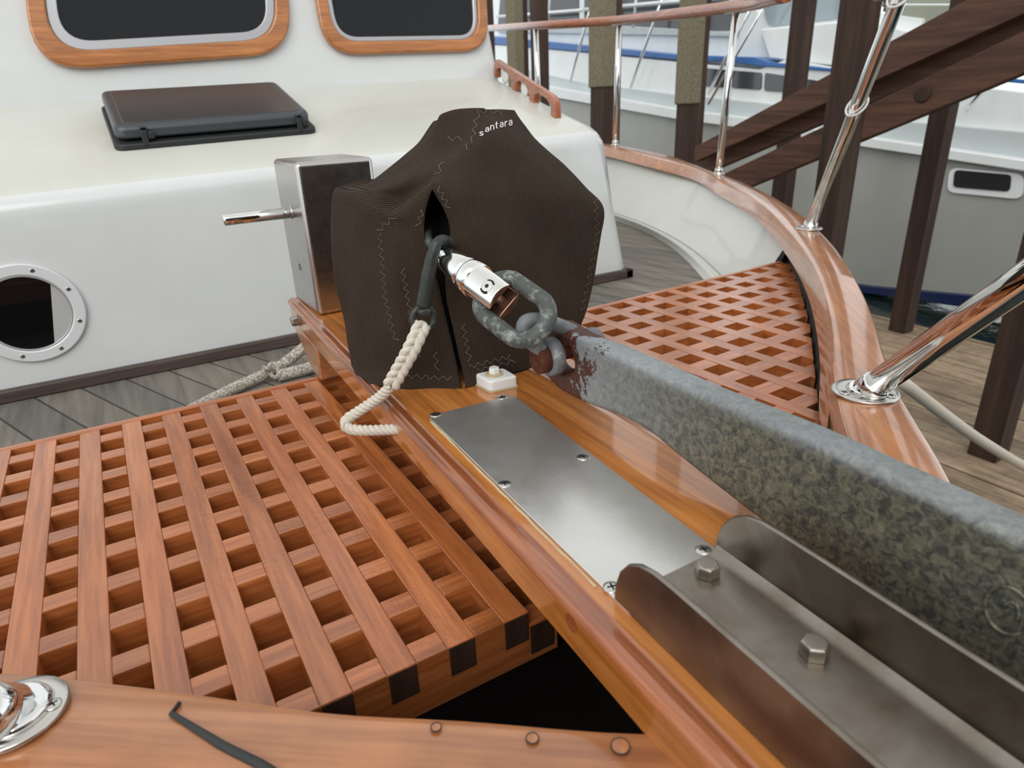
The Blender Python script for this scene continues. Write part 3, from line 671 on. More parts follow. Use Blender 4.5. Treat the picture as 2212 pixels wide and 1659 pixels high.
for q in ((1527, 1240), (1757, 1412)):
    c = bz(*q, ZP + .055); hexbolt(cfo, c, (0, 0, 1), .165, .17, .25 if q[0] < 1600 else .55)
# second channel under the anchor
b = MB(); 
for xx in (9.76, 11.15): b.prism([V((xx, y, ZP + z)) for y, z in ((-16.6, 0), (-16.8, .4), (-17.2, .6), (-26, .6), (-26, 0))], (.07, 0, 0))
b.box((9.8, -26, ZP), (11.2, -16.6, ZP + .05))
o = b.build('anchor_roller_channel', 'channel', bevel=.02); tag(o, 'second stainless roller channel hidden beneath the anchor shank', 'anchor roller')

# ================================================================== anchor shank
XA = 10.42; TH = .50
topl = [bx(*q, XA) for q in ((1163, 712), (1172, 704), (1195, 700), (1240, 727), (1330, 765), (1518, 851), (1721, 935), (1860, 1000), (2040, 1085), (2212, 1165))]
botl = [bx(*q, XA) for q in ((2212, 1560), (1900, 1320), (1650, 1135), (1460, 985), (1400, 935), (1330, 898), (1280, 880), (1240, 862), (1200, 838), (1170, 800), (1158, 760))]
sm = lambda P_: [V((XA, p.y, p.z)) for p in P_]
e1 = V((XA, topl[-1].y - 6, topl[-1].z - .2)); e2 = V((XA, topl[-1].y - 6, botl[0].z + .05))
outl = catmull(sm(topl), 3) + [e1, e2] + catmull(sm(botl), 3)
cu = bpy.data.curves.new('shank', 'CURVE'); cu.dimensions = '2D'; cu.fill_mode = 'BOTH'; cu.extrude = (TH / 2 - .11) * U; cu.bevel_depth = .11 * U; cu.bevel_resolution = 4; cu.offset = -.11 * U
O0 = V((XA, -10.5, 3.2))
def spline(P_):
    s = cu.splines.new('POLY'); s.points.add(len(P_) - 1); s.use_cyclic_u = True
    for k, p in enumerate(P_): s.points[k].co = ((p.y - O0.y) * U, (p.z - O0.z) * U, 0, 1)
hole = [bx(*q, XA) for q in ((1202, 728), (1222, 742), (1234, 768), (1239, 796), (1222, 806), (1198, 806), (1181, 790), (1180, 750))]
spline(outl); spline(rpoly(hole, .12, 4))
tmp = bpy.data.objects.new('tmp', cu); COL.objects.link(tmp); bpy.context.view_layer.update()
me = bpy.data.meshes.new_from_object(tmp.evaluated_get(bpy.context.evaluated_depsgraph_get())); bpy.data.objects.remove(tmp)
R3 = Matrix(((0, 0, 1, 0), (1, 0, 0, 0), (0, 1, 0, 0), (0, 0, 0, 1)))
me.transform(Matrix.Translation(V((TH / 2 * U, 0, 0))) @ R3); me.materials.clear(); me.materials.append(M['galv'])
anchor = bpy.data.objects.new('anchor', me); COL.objects.link(anchor); anchor.location = O0 * U
for p in me.polygons: p.use_smooth = True
me.set_sharp_from_angle(angle=math.radians(40))
tag(anchor, 'galvanised anchor shank with algae staining and rusty end, lying on the right of the plank', 'anchor')
b = MB(); c = bx(2178, 1318, XA); ring = [c + V((-.012, .20 * math.cos(a), .27 * math.sin(a))) for a in [2 * math.pi * k / 40 for k in range(40)]]
b.tube(ring, .022, 8, closed=True)
b.tube([c + V((-.012, .07 * math.cos(a) - .03, .12 * math.sin(a))) for a in [2 * math.pi * k / 24 for k in range(15)]], .016, 6); b.build('cast_ring_mark', 'galv', anchor, label='round embossed mark on the shank')

# ================================================================== windlass: steel box, crossbar, canvas cover
yb_ = math.radians(1.5); ux = V((math.cos(yb_), math.sin(yb_), 0)); uy = V((-math.sin(yb_), math.cos(yb_), 0))
P0 = bz(689, 684, ZP); P0.z = ZP + .01
HB = bp(640, 352, P0, uy).z - ZP
WX = (bp(806, 345, P0, uy) - P0).dot(ux); DY = (bp(592, 322, P0, ux) - P0).dot(uy); DY = 2.5
t = thing('windlass_box', 'tall brushed stainless steel box with a round side bar, left of the canvas cover', 'metal box', tuple(P0 + ux * WX / 2 + uy * DY / 2))
b = MB(); b.prism([P0, P0 + ux * WX, P0 + ux * WX + uy * DY, P0 + uy * DY], (0, 0, HB)); b.build('housing', 'box', t, bevel=.14, seg=5)
cz = bp(628, 459, P0, ux); endp = None
a0 = V(cz); best = None
for k in range(60):
    e = a0 - ux * (k * .05)
    q = RM @ (e - C); px = 1106 + F * q.x / -q.z
    if px < 484: best = e; break
best = best or a0 - ux * 1.8
b = MB(); b.lathe(best, (a0 - best), [(0, .10), (.03, .155), (.06, .165), ((a0 - best).length + .1, .165)], 28); sbo = b.build('side_bar', 'chrome', t)
b = MB(); b.lathe(a0 - ux * .03, ux, [(0, .175), (.02, .2), (.05, .2)], 24); b.build('bar_weld', 'box', sbo)
c = bp(648, 577, P0, ux) - ux * .01
b = MB(); b.prism([c + uy * .05 + V((0, 0, .1)), c + uy * .02 + V((0, 0, .11)), c - uy * .06 + V((0, 0, -.08)), c - uy * .03 + V((0, 0, -.1))], -ux * .012); b.build('scratch_mark', 'black', t)
# drum and chain wheel inside the cover
def pos(u, v, y): return by(u, v, y)
FR = [  # front control rows, left to right, (px, py, y)
 [(948, 262, -3.8), (960, 245, -4.3), (985, 236, -4.6), (1022, 233, -4.8), (1046, 233, -4.8), (1052, 236, -4.8), (1082, 236, -4.7), (1112, 238, -4.5)],
 [(905, 322, -3.9), (935, 318, -4.5), (975, 320, -5.2), (1020, 292, -5.7), (1024, 292, -5.72), (1060, 282, -5.8), (1112, 282, -5.6), (1152, 288, -5.0)],
 [(815, 400, -4.2), (858, 392, -5.3), (910, 378, -6.0), (966, 366, -6.4), (970, 366, -6.42), (1040, 362, -6.6), (1148, 362, -6.5), (1228, 364, -5.6)],
 [(768, 410, -4.5), (822, 420, -5.1), (866, 434, -5.6), (942, 388, -6.75), (946, 388, -6.77), (1035, 402, -6.95), (1160, 402, -6.9), (1266, 404, -5.95)],
 [(741, 420, -4.7), (790, 438, -5.6), (850, 462, -6.45), (931, 408, -7.0), (936, 408, -7.02), (1030, 440, -7.2), (1172, 440, -7.1), (1301, 447, -6.2)],
 [(739, 500, -4.9), (818, 505, -6.2), (880, 500, -6.7), (916, 498, -7.05), (972, 492, -7.25), (1050, 525, -7.5), (1172, 525, -7.3), (1300, 508, -6.3)],
 [(746, 600, -5.0), (830, 610, -6.5), (890, 622, -6.85), (950, 628, -7.25), (962, 620, -7.4), (1060, 620, -7.7), (1180, 615, -7.5), (1284, 600, -6.5)],
 [(764, 700, -5.3), (842, 710, -6.7), (905, 724, -7.05), (974, 735, -7.5), (984, 730, -7.6), (1080, 712, -7.8), (1190, 705, -7.6), (1258, 690, -6.8)],
 [(780, 790, -5.75), (860, 806, -6.8), (920, 812, -7.2), (992, 812, -7.6), (1002, 812, -7.7), (1078, 780, -7.85), (1150, 770, -7.7), (1236, 742, -7.0)],
]
rowsC = []
for r, row in enumerate(FR):
    f = [pos(*q) for q in row]
    if r == 8: 
        f = [V((p.x, p.y, max(p.z, ZP + .12))) for p in f]
    L_, R_ = f[0], f[7]; k = [1.1, 1.6, 2.2, 2.4, 2.6, 2.9, 3.0, 3.0, 3.0][r]
    bk = [V((R_.x - .1 * k, R_.y + k * .45, R_.z - .02)), V((R_.x * .75 + L_.x * .25, R_.y + k, R_.z)), V(((R_.x + L_.x) / 2, max(R_.y, L_.y) + k * .7, (R_.z + L_.z) / 2)), V((R_.x * .25 + L_.x * .75, L_.y + k * .75, L_.z)), V((L_.x + .05 * k, L_.y + k * .4, L_.z))]
    for p in bk: p.y = min(p.y, -.6 if p.x < 11.4 else 0)
    ring = f[4:] + bk + f[:4]        # 3R ... 6, back, 0 ... 3L
    rowsC.append(ring)
last = [V((p.x, p.y, ZP + .02)) for p in rowsC[-1]]
for k, p in enumerate(last):
    if p.x > 11.0: p.z = rowsC[-1][k].z - .12
bl = [bz(*q, ZP + .02) for q in ((1006, 838), (1085, 812), (1150, 792))]
last[0], last[1], last[2] = bl; last[-1] = bz(998, 838, ZP + .02); last[-2] = bz(925, 838, ZP + .02); last[-3] = bz(862, 836, ZP + .02); last[-4] = bz(782, 822, ZP + .02)
rowsC.append(last)
NU, NV = 7, 7
ringsU = [catmull(r, NU) for r in rowsC]
colsN = len(ringsU[0]); grid = []
cols = [catmull([ringsU[r][c] for r in range(len(rowsC))], NV) for c in range(colsN)]
rn = len(cols[0])
from mathutils import noise as mnoise
b = MB(); vs = []
for i in range(rn):
    for c in range(colsN):
        p = cols[c][i].copy()
        e = min(c, colsN - 1 - c) / 4.0
        amp = .11 * min(1, e)
        q = mnoise.noise(V((p.x * .9, p.y * .9, p.z * .35))) * amp + mnoise.noise(V((p.x * 2.1, p.y * 2.1 + 7, p.z * 1.2))) * amp * .5
        cc = V((11.3, -4.3, p.z)); d = (p - cc); d.z = 0
        if d.length > 1e-3: p += d.normalized() * q
        vs.append(p)
# inside the rim, hem
fs = []; mi = []
for i in range(rn - 1):
    for c in range(colsN - 1):
        fs.append((i * colsN + c, i * colsN + c + 1, (i + 1) * colsN + c + 1, (i + 1) * colsN + c)); mi.append(1 if (c > 8 * NU and NV * .8 < i < 4.2 * NV) else 0)
b.add(vs, fs, 0, True); b.mi[-len(fs):] = mi
cc = len(b.v); b.v.append(sum((vs[c] for c in range(colsN)), V()) / colsN + V((0, .1, .05)))
for c in range(colsN - 1): b.f.append((c, c + 1, cc)); b.mi.append(0); b.sm.append(True)
SLITV = int(4.25 * NV)
t = thing('windlass_cover', 'dark brown ribbed canvas cover draped over the windlass with white lettering', 'canvas cover', (11, -4.5, ZP))
cov = b.build('cloth', ['canvas', 'canvas_l'], t)
bm = bmesh.new(); bm.from_mesh(cov.data); 
bm.verts.ensure_lookup_table()
for i in range(0, SLITV):                      # close the fold above the slit
    a, c = bm.verts[i * colsN], bm.verts[i * colsN + colsN - 1]
    m_ = (a.co + c.co) / 2; a.co = m_; c.co = m_
bmesh.ops.remove_doubles(bm, verts=[bm.verts[i * colsN + k] for i in range(SLITV) for k in (0, colsN - 1)], dist=1e-5)
bm.to_mesh(cov.data); bm.free()
covW = cov.matrix_world
bvh_v = [(v.co + (cov.location + t.location)) / U for v in cov.data.vertices]
bvh = BVHTree.FromPolygons(bvh_v, [tuple(p.vertices) for p in cov.data.polygons])
md = cov.modifiers.new('thickness', 'SOLIDIFY'); md.thickness = .05 * U; md.offset = -1
def hit(u, v, off=.02):
    d = ray(u, v); h = bvh.ray_cast(C, d)
    if h[0] is None: return None
    n = h[1]; n = n if n.dot(d) < 0 else -n
    return h[0] + n * off
def zigzag(b, pts, amp=4.0, step=6.0, r=.010, off=.012):
    seg = []
    for a, c in zip(pts, pts[1:]):
        a, c = V((a[0], a[1], 0)), V((c[0], c[1], 0)); n = max(1, int((c - a).length / step)); d = (c - a).normalized(); w = V((-d.y, d.x, 0))
        for k in range(n):
            seg.append(a.lerp(c, k / n) + w * amp * (1 if len(seg) % 2 else -1))
    run = []
    for q in seg:
        h = hit(q.x, q.y, off)
        if h is None or (run and (h - run[-1]).length > .5):
            if len(run) > 2: b.tube(run, r, 4, caps=False)
            run = [] if h is None else [h]
        else: run.append(h)
    if len(run) > 2: b.tube(run, r, 4, caps=False)
seams = [((820, 505), (826, 560), (832, 640), (850, 720), (862, 745)), ((818, 500), (845, 475), (862, 462)), ((855, 715), (858, 730)), ((922, 430), (905, 480), (900, 500)), ((945, 405), (962, 435), (972, 460)), ((1085, 245), (1035, 240), (1028, 262), (1022, 300), (1000, 330)),
         ((968, 300), (1010, 300)), ((960, 330), (950, 370), (935, 390)), ((1285, 430), (1290, 500), (1272, 600), (1255, 680)), ((870, 580), (880, 640), (890, 700), (905, 780)), ((1000, 700), (1010, 760), (1018, 790)), ((1015, 792), (1060, 780), (1110, 768)), ((880, 812), (920, 815), (985, 818)), ((985, 720), (990, 780), (992, 815)), ((962, 640), (985, 720), (1000, 790), (1010, 820)), ((940, 760), (945, 810)), ((1030, 800), (1075, 790), (1120, 775)), ((1250, 300), (1262, 330))]
for k, q in enumerate(seams):
    b = MB(); zigzag(b, q, 5.0, 8.5, .0075, .012)
    if b.v: b.build('zigzag_stitching', 'thread', t)
b = MB(); b.prism([V((9.0, -6.5, ZP + .03)), V((10.2, -6.9, ZP + .03)), V((10.2, -6.0, 5.6)), V((9.3, -5.7, 5.6))], (.1, .5, 0)); b.build('slit_shade', 'black', t, label='black sheet standing in for the shade behind the slit')  # black sheet stands in for the shade inside the slit
# embroidered lettering (the first letter is half lost in the fold)
GL_ = {'s': [[(.9, .8), (.5, 1), (.1, .8), (.5, .5), (.9, .25), (.5, 0), (.1, .15)]], 'a': [[(.15, .85), (.5, 1), (.85, .8), (.85, .05)], [(.85, .55), (.4, .6), (.1, .3), (.4, 0), (.85, .25)]], 'n': [[(.1, 1), (.1, 0)], [(.1, .75), (.5, 1), (.85, .75), (.85, 0)]], 't': [[(.45, 1.4), (.45, .15), (.8, 0)], [(.1, .95), (.85, .95)]], 'r': [[(.15, 1), (.15, 0)], [(.15, .65), (.5, 1), (.85, .9)]]}
base = [(1036, 295), (1048, 287), (1059, 283), (1069, 279.5), (1079, 277), (1089, 275), (1098, 273)]
b = MB()
for ch, (ox, oy), hgt, wd in zip('santara', base, (8, 9, 10, 10, 10.5, 10.5, 11), (9, 9, 8.5, 7, 8, 8, 8)):
    for st in GL_[ch]:
        pts = [hit(ox + wd * x, oy - hgt * y - x * 1.5, .018) for x, y in st]
        pts = [p for p in pts if p is not None]
        if len(pts) > 1: b.tube(catmull(pts, 3), .011, 5)
b.build('lettering', 'lettering', t, label='white embroidered lettering')

# ================================================================== white pad, hook, rope, swivel, chain, shackle
pc_ = [bz(*q, ZP) for q in ((1037, 833), (1060, 849), (1119, 836), (1103, 815))]
t = thing('mounting_pad', 'small white plastic pad with a bolt at the foot of the canvas cover', 'deck fitting', tuple(sum(pc_, V()) / 4))
pp = [pc_[1], pc_[2], pc_[2] + V((.0, .62, 0)), pc_[1] + V((-.05, .62, 0))]
b = MB(); b.prism(rpoly(pp, .1, 4), (0, 0, .27)); pdo = b.build('pad', 'whiteplastic', t, bevel=.05, seg=3)
b = MB(); b.prism(rpoly([p + (p - sum(pp, V()) / 4) * .08 for p in pp], .12, 4), (0, 0, .03)); b.build('sealant_rim', 'dirtyplastic', t)
pcn = sum(pp, V()) / 4 + V((-.03, .04, .27))
b = MB(); b.lathe(pcn, (0, 0, 1), [(0, .2), (.03, .19), (.035, .16)], 24); b.build('washer', 'dirtyplastic', pdo)
hexbolt(pdo, pcn + V((0, 0, .03)), (0, 0, 1), .125, .13, .3, 'whiteplastic')

def P_(u, v, y): return by(u, v, y)
# snap hook
t = thing('snap_hook', 'dark bronze hook hanging from the slit in the canvas cover with the braided rope', 'hook', tuple(P_(915, 680, -7.6)))
b = MB()
pth = catmull([P_(962, 545, -7.1), P_(972, 527, -7.55), P_(958, 518, -7.85), P_(944, 526, -8.0), P_(935, 552, -8.0), P_(927, 590, -7.95), P_(920, 632, -7.9), P_(914, 662, -7.85)], 5)
rr_ = [.105 + .045 * min(1, max(0, (k - 14) / 12)) for k in range(len(pth))]
b.tube(pth, rr_, 14); b.tube([P_(928, 500, -6.6), P_(922, 512, -7.0), P_(930, 530, -7.1), P_(945, 540, -7.2)], .11, 10); b.build('hook_body', 'hook', t)
b = MB(); e = P_(913, 664, -7.85); b.lathe(e, (0, 0, -1), [(0, .15), (.05, .17), (.12, .17), (.16, .12)], 20); b.build('swivel_collar', 'hook', t)
b = MB(); c = P_(913, 688, -7.85); b.tube([c + V((.245 * math.sin(a), -.02, .255 * math.cos(a))) for a in [2 * math.pi * k / 28 for k in range(28)]], .062, 10, closed=True); b.build('eye_ring', 'hook', t)
# braided rope
def strands(path, R, n, pitch, r=None, phase=0, sway=False):
    b = MB(); r = r or R * .55; pts = path; up = V((1, 0, 0)); fr_ = []
    d = 0; tw = []
    for i in range(len(pts)):
        tg = (pts[min(i + 1, len(pts) - 1)] - pts[max(i - 1, 0)]).normalized(); up = (up - tg * up.dot(tg)).normalized(); fr_.append((up.copy(), tg.cross(up))); 
        if i: d += (pts[i] - pts[i - 1]).length
        tw.append(d)
    for k in range(n):
        l = []
        for i, p in enumerate(pts):
            a = 2 * math.pi * (tw[i] / pitch + k / n) + phase; RR_ = R[i] if isinstance(R, list) else R
            u_, w_ = fr_[i]
            if sway: l.append(p + u_ * math.sin(a) * RR_ * 1.0 + w_ * math.sin(2 * a) * RR_ * .45)
            else: l.append(p + (u_ * math.cos(a) + w_ * math.sin(a)) * RR_)
        b.tube(l, [(x * .62 if isinstance(R, list) else 0) for x in R] if isinstance(R, list) else r, 8)
    return b
t = thing('braided_rope', 'short off-white braided rope hanging from the hook over the edge of the plank', 'rope', tuple(P_(745, 905, -7.2)))
up_ = catmull([P_(913, 700, -7.95), P_(905, 718, -8.05), P_(888, 755, -8.1), P_(866, 795, -8.0), P_(845, 832, -7.9)], 14)
b = strands(up_, .11, 4, .74, .078, 0, True); b2 = strands(up_, .10, 2, .74, .07, 1.2, True); o_ = len(b.v); b.v += b2.v; b.f += [tuple(i + o_ for i in f) for f in b2.f]; b.mi += b2.mi; b.sm += b2.sm
b.build('braided_part', 'rope', t)
lo_ = catmull([P_(845, 832, -7.9), P_(826, 853, -7.7), P_(800, 872, -7.45), P_(768, 893, -7.25), P_(751, 905, -7.2), P_(746, 917, -7.25), P_(757, 927, -7.35), P_(790, 930, -7.6), P_(840, 928, -7.9), P_(880, 925, -8.2)], 14)
lo_ = [V((min(p.x, 99), p.y, p.z)) for p in lo_]
strands(lo_, .066, 3, .36, .06).build('twisted_part', 'rope', t)
# swivel
cr_, cu_, ct_ = RM.transposed() @ V((1, 0, 0)), RM.transposed() @ V((0, 1, 0)), RM.transposed() @ V((0, 0, 1))
S0 = P_(956, 553, -7.75); fl2 = (cr_ * .77 - cu_ * .64).normalized()
ax = (fl2 * .85 + ct_ * .527).normalized(); sd_ = (-fl2 * .527 + ct_ * .85).normalized(); ud_ = (cr_ * .64 + cu_ * .77).normalized(); LS = 1.95
t = thing('chain_swivel', 'polished stainless swivel connector joining hook and chain in front of the cover', 'chain swivel', tuple(S0 + ax * LS / 2 - V((0, 0, .3))))
RB = .36
b = MB(); b.lathe(S0, ax, [(-.05, .12), (0, .19), (.08, .235), (.40 * LS - .06, .325), (.40 * LS, .32), (.40 * LS + .02, .295), (.40 * LS + .05, .295), (.40 * LS + .07, .345), (.40 * LS + .12, RB), (.60 * LS, RB)], 44); b.build('swivel_body', 'swivel', t)
for s_ in (1, -1):
    b = MB(); prof = []
    a0__ = math.acos(.19 / RB)
    for k in range(19):
        a = -a0__ + 2 * a0__ * k / 18; prof.append(sd_ * s_ * RB * math.cos(a) + ud_ * RB * math.sin(a))
    A_ = S0 + ax * (.58 * LS); E_ = S0 + ax * LS
    b.prism([A_ + q for q in prof], E_ - A_); b.mi = [1 if k in (0, 1, 19 + 1) else 0 for k in range(len(b.f))]
    b.build('jaw', ['swivel', 'jaw_reflection'], t, bevel=.02)
jc = S0 + ax * (.86 * LS)
b = MB(); b.cyl(jc - sd_ * .28, jc + sd_ * .28, .10, 20); b.build('cross_pin', 'bolt', t)
b = MB(); q = jc + sd_ * (RB - .015); b.lathe(q, sd_, [(-.06, .15), (.0, .15), (.006, .11)], 28, 1); b.lathe(q, sd_, [(0, .115), (.02, .115), (.03, .09)], 28, 0); b.lathe(q + sd_ * .028, sd_, [(0, .045), (.006, .043)], 6, 1)
b.build('hex_screw', ['swivel', 'black'], t)
b = MB(); q = S0 + ax * (.12 * LS) + sd_ * .235; b.lathe(q, sd_, [(-.03, .12), (.0, .12), (.004, .09)], 24, 1); b.lathe(q, sd_, [(0, .085), (.012, .07)], 24, 0); b.build('hex_screw', ['swivel', 'black'], t)
# chain link: stadium in a plane
def link(c, along, across, half, R, r, mt, name, label):
    along = along.normalized(); across = (across - along * across.dot(along)).normalized(); pts = []
    for k in range(17):
        a = -math.pi / 2 + math.pi * k / 16; pts.append(c + along * (half + R * math.cos(a)) + across * R * math.sin(a))
    for k in range(17):
        a = math.pi / 2 + math.pi * k / 16; pts.append(c + along * (-half + R * math.cos(a)) + across * R * math.sin(a))
    b = MB(); b.tube(pts, r, 16, closed=True); o = b.build(name, mt); return tag(o, label, 'chain link')
RL, hL, rL = .45, .34, .16
LC = jc - ax * (.10 + rL) + ax * (RL + hL)
link(LC, ax, ud_, hL, RL, rL, 'link', 'chain_link', 'large weathered grey chain link between swivel and shackle')
# shackle
t = thing('anchor_shackle', 'grey bow shackle with rusty pin joining chain link and anchor', 'shackle', tuple(P_(1175, 800, -9.6)))
pl_ = bx(1190, 770, XA - .22); ph = V((XA - .22, pl_.y, pl_.z)); pr_ = V((XA + TH + .26, ph.y, ph.z))
tip = LC + ax * (hL + RL - rL * 2.1)
b = MB(); mid = (ph + pr_) / 2; bowd = tip - mid; dl = bowd.length; bowd.normalize()
hw_ = (pr_.x - ph.x) / 2; pts = [ph]
for k in range(21):
    a = math.pi * k / 20; pts.append(mid + V((-hw_ * (1 - .22 * math.sin(a)) * math.cos(a), 0, 0)) + bowd * (dl * .45 + dl * .55 * math.sin(a)))
pts.append(pr_); b.tube(catmull(pts, 2), .14, 14); b.build('bow', 'shackle', t)
for q in (ph, pr_):
    b = MB(); b.lathe(q - V((.14, 0, 0)), (1, 0, 0), [(0, .29), (.04, .37), (.24, .37), (.28, .29)], 28); b.build('eye', 'shackle', t)
b = MB(); b.lathe(ph - V((.36, 0, 0)), (1, 0, 0), [(0.02, .05), (.025, .10), (.0, .12), (.0, .15), (.02, .17), (.0, .22), (.04, .28), (.24, .285)], 28); b.cyl(ph - V((.13, 0, 0)), pr_ + V((.2, 0, 0)), .13, 20); b.build('pin', 'rust', t, label='rusty shackle pin')
# dock line lying on the deck
t = thing('dock_line', 'thick white braided dock line with a knot lying on the grey foredeck', 'rope', tuple(bz(560, 820, -2.8)))
b = MB(); b.tube(catmull([bz(380, 905, -2.7), bz(440, 872, -2.7), bz(520, 832, -2.7), bz(590, 800, -2.6), bz(640, 765, -2.2), bz(690, 720, -1.6)], 8), .24, 16); b.build('line', 'dockline', t)
b = MB(); b.tube(catmull([bz(600, 812, -2.7), bz(650, 800, -2.7), bz(700, 785, -2.7)], 8), .26, 16); b.build('line_tail', 'dockline', t)
b = MB(); c = bz(592, 800, -2.45); b.tube([c + V((.18 * math.cos(a), .1 * math.sin(a), .30 * math.sin(a))) for a in [2 * math.pi * k / 16 for k in range(16)]], .1, 10, closed=True); b.tube([c + V((-.2, -.1, .1)), c + V((-.45, -.1, .28))], .1, 10); b.build('knot', 'dockline', t)

# ================================================================== stanchions, pulpit tubes, handrail
def flange(par, c, R, n=3, rot=0.4, axis=(0, 0, 1)):
    b = MB(); b.lathe(c, axis, [(0, R), (.045, R), (.065, R * .97), (.07, R * .8)], 40); fo_ = b.build('base_flange', 'screw', par)
    for k in range(n):
        a = rot + 2 * math.pi * k / n; phillips(fo_, c + V((R * .76 * math.cos(a), R * .76 * math.sin(a), .075)), (0, 0, 1), R * .17, a)
def stan(base, topp, r, label, R=.45, cat='stanchion', nm='stanchion', sock=True, n=3, rot=.4):
    t = thing(nm, label, cat, tuple(base)); flange(t, base, R, n, rot); d = (topp - base).normalized()
    b = MB(); b.cyl(base, topp, r, 28); b.build('tube', 'chrome', t)
    if sock:
        b = MB(); b.lathe(base + d * .08, d, [(0, r * 1.16), (r * 1.2, r * 1.14), (r * 1.35, r * 1.02)], 28); b.lathe(base, (0, 0, 1), [(.06, r * 1.42), (.13, r * 1.3), (.17, r * 1.12)], 28); b.build('socket', 'chrome', t)
    return t
fb = bz(1868, 848, 1.27); ft = by(2212, 605, -14.85); ft = fb + (ft - fb) * 2.2
t_ = stan(fb, ft, .30, 'thick polished steel pulpit leg in round flange, slanting to the right edge', .72, 'pulpit leg', 'pulpit_leg', n=3, rot=.75)
zb2 = capz(1747, 495); zb2.z += .02; f2 = P_(1945, -12, zb2.y - 5.5); f2 = zb2 + (f2 - zb2) * 1.6
t2 = stan(zb2, f2, .27, 'polished steel pulpit leg with two white cable ties, leaning over the curved cap rail', .62, 'pulpit leg', 'pulpit_leg', n=3, rot=.2)
fp_ = bz(34, 1546, 1.30); fq = fp_ + V((-1.6, -1.0, 2.2)) * 1.8
stan(fp_, fq, .30, 'polished steel pulpit leg in round flange at the bottom left corner', .56, 'pulpit leg', 'pulpit_leg', n=3, rot=-.35)
for (base_px, top_px, r, lab) in (((1329, 314), (1337, 50), .27, 'far polished stanchion under the wooden handrail, beside the carpeted post'), ((1552, 377), (1590, 22), .27, 'nearer polished stanchion under the right end of the wooden handrail')):
    bb = capz(*base_px); tt = P_(top_px[0], top_px[1], bb.y - .3)
    stan(bb, tt, r, lab, .5)
    if base_px[0] == 1329: T1 = tt
    else: T2 = tt
s3 = V((49.9, 62, 3.9)); q3 = bx(1165, 195, 49.9); s3 = V((49.9, q3.y, 2.0)); T3 = P_(1157, 62, q3.y)
b = MB(); b.cyl(V((s3.x, s3.y, zcap(s3.y))), T3, .3, 20); o = b.build('stanchion', 'chrome'); tag(o, 'farthest stanchion, half hidden behind the cabin top grab rail', 'stanchion')
HR = [P_(1040, 62, q3.y + 30), T3 + V((0, 0, .3)), P_(1250, 40, (T1.y + T3.y) / 2), T1 + V((0, 0, .25)), P_(1445, 25, (T1.y + T2.y) / 2 - 1), T2 + V((0, 0, .25)), P_(1700, -12, T2.y - 9)]
HR = [HR[0], HR[1], HR[3], HR[5], HR[6]]
hp_ = catmull(HR, 8); b = MB(); b.tube(hp_, .42, 14); b.v = [V((p.x, p.y, p.z)) for p in b.v]
t = thing('handrail', 'long varnished wooden handrail carried by the steel stanchions, top of the picture', 'handrail', tuple(HR[2])); b.build('rail', 'handrail', t)
# lower brackets of the rail
for T in (T1, T2):
    b = MB(); b.box((T.x - .25, T.y - .8, T.z - .22), (T.x + .25, T.y + .8, T.z - .05)); b.build('rail_bracket', 'bolt', t)
# cable ties
for (u, v, k) in ((1851, 240, 0), (1945, 30, 1)):
    d = (f2 - zb2).normalized(); best = min(range(400), key=lambda i: abs(1106 + F * (RM @ (zb2 + d * (i * .05) - C)).x / -(RM @ (zb2 + d * (i * .05) - C)).z - u)); c = zb2 + d * (best * .05)
    a1, a2, _ = frame(d); tl = d * .35
    b = MB(); b.tube([c + (a1 * math.cos(a) + a2 * math.sin(a)) * .33 + d * .30 * math.cos(a + 1.0) for a in [2 * math.pi * i / 28 for i in range(28)]], .045, 6, closed=True)
    q = c - V((.42, .1, .25)); b.box(q - V((.09, .06, .05)), q + V((.09, .06, .1))); b.tube([q + V((0, 0, .05)), c - V((.3, .05, 0)), c - d * .2 + a1 * .3], .04, 6)
    o = b.build('cable_tie', 'whiteplastic'); tag(o, ('lower white cable tie around the leaning pulpit leg', 'upper white cable tie around the leaning pulpit leg, at the top edge')[k], 'cable tie', 'cable ties on the pulpit leg')
# lug and hanging bolt near the top of that leg
t = thing('rail_clamp', 'small dark clamp with a bolt beside the leaning pulpit leg, top edge', 'clamp', tuple(P_(1920, 12, zb2.y - 5)))
b = MB(); c = P_(1915, -6, zb2.y - 5); b.box(c - V((.5, .15, .12)), c + V((.4, .15, .12))); b.build('clamp_bar', 'bolt', t, bevel=.03)
b = MB(); b.cyl(c + V((.05, 0, -.1)), c + V((.05, 0, -.42)), .07, 12); b.cyl(c + V((.05, 0, -.15)), c + V((.05, 0, -.27)), .13, 6); b.build('clamp_bolt', 'bolt', t)
b = MB(); p0 = P_(1560, 200, 24); b.cyl(P_(1650, 15, 32), P_(1530, 225, 40), .14, 12); o = b.build('lifeline_brace', 'chrome'); tag(o, 'thin bright diagonal brace behind the nearer stanchion', 'brace')

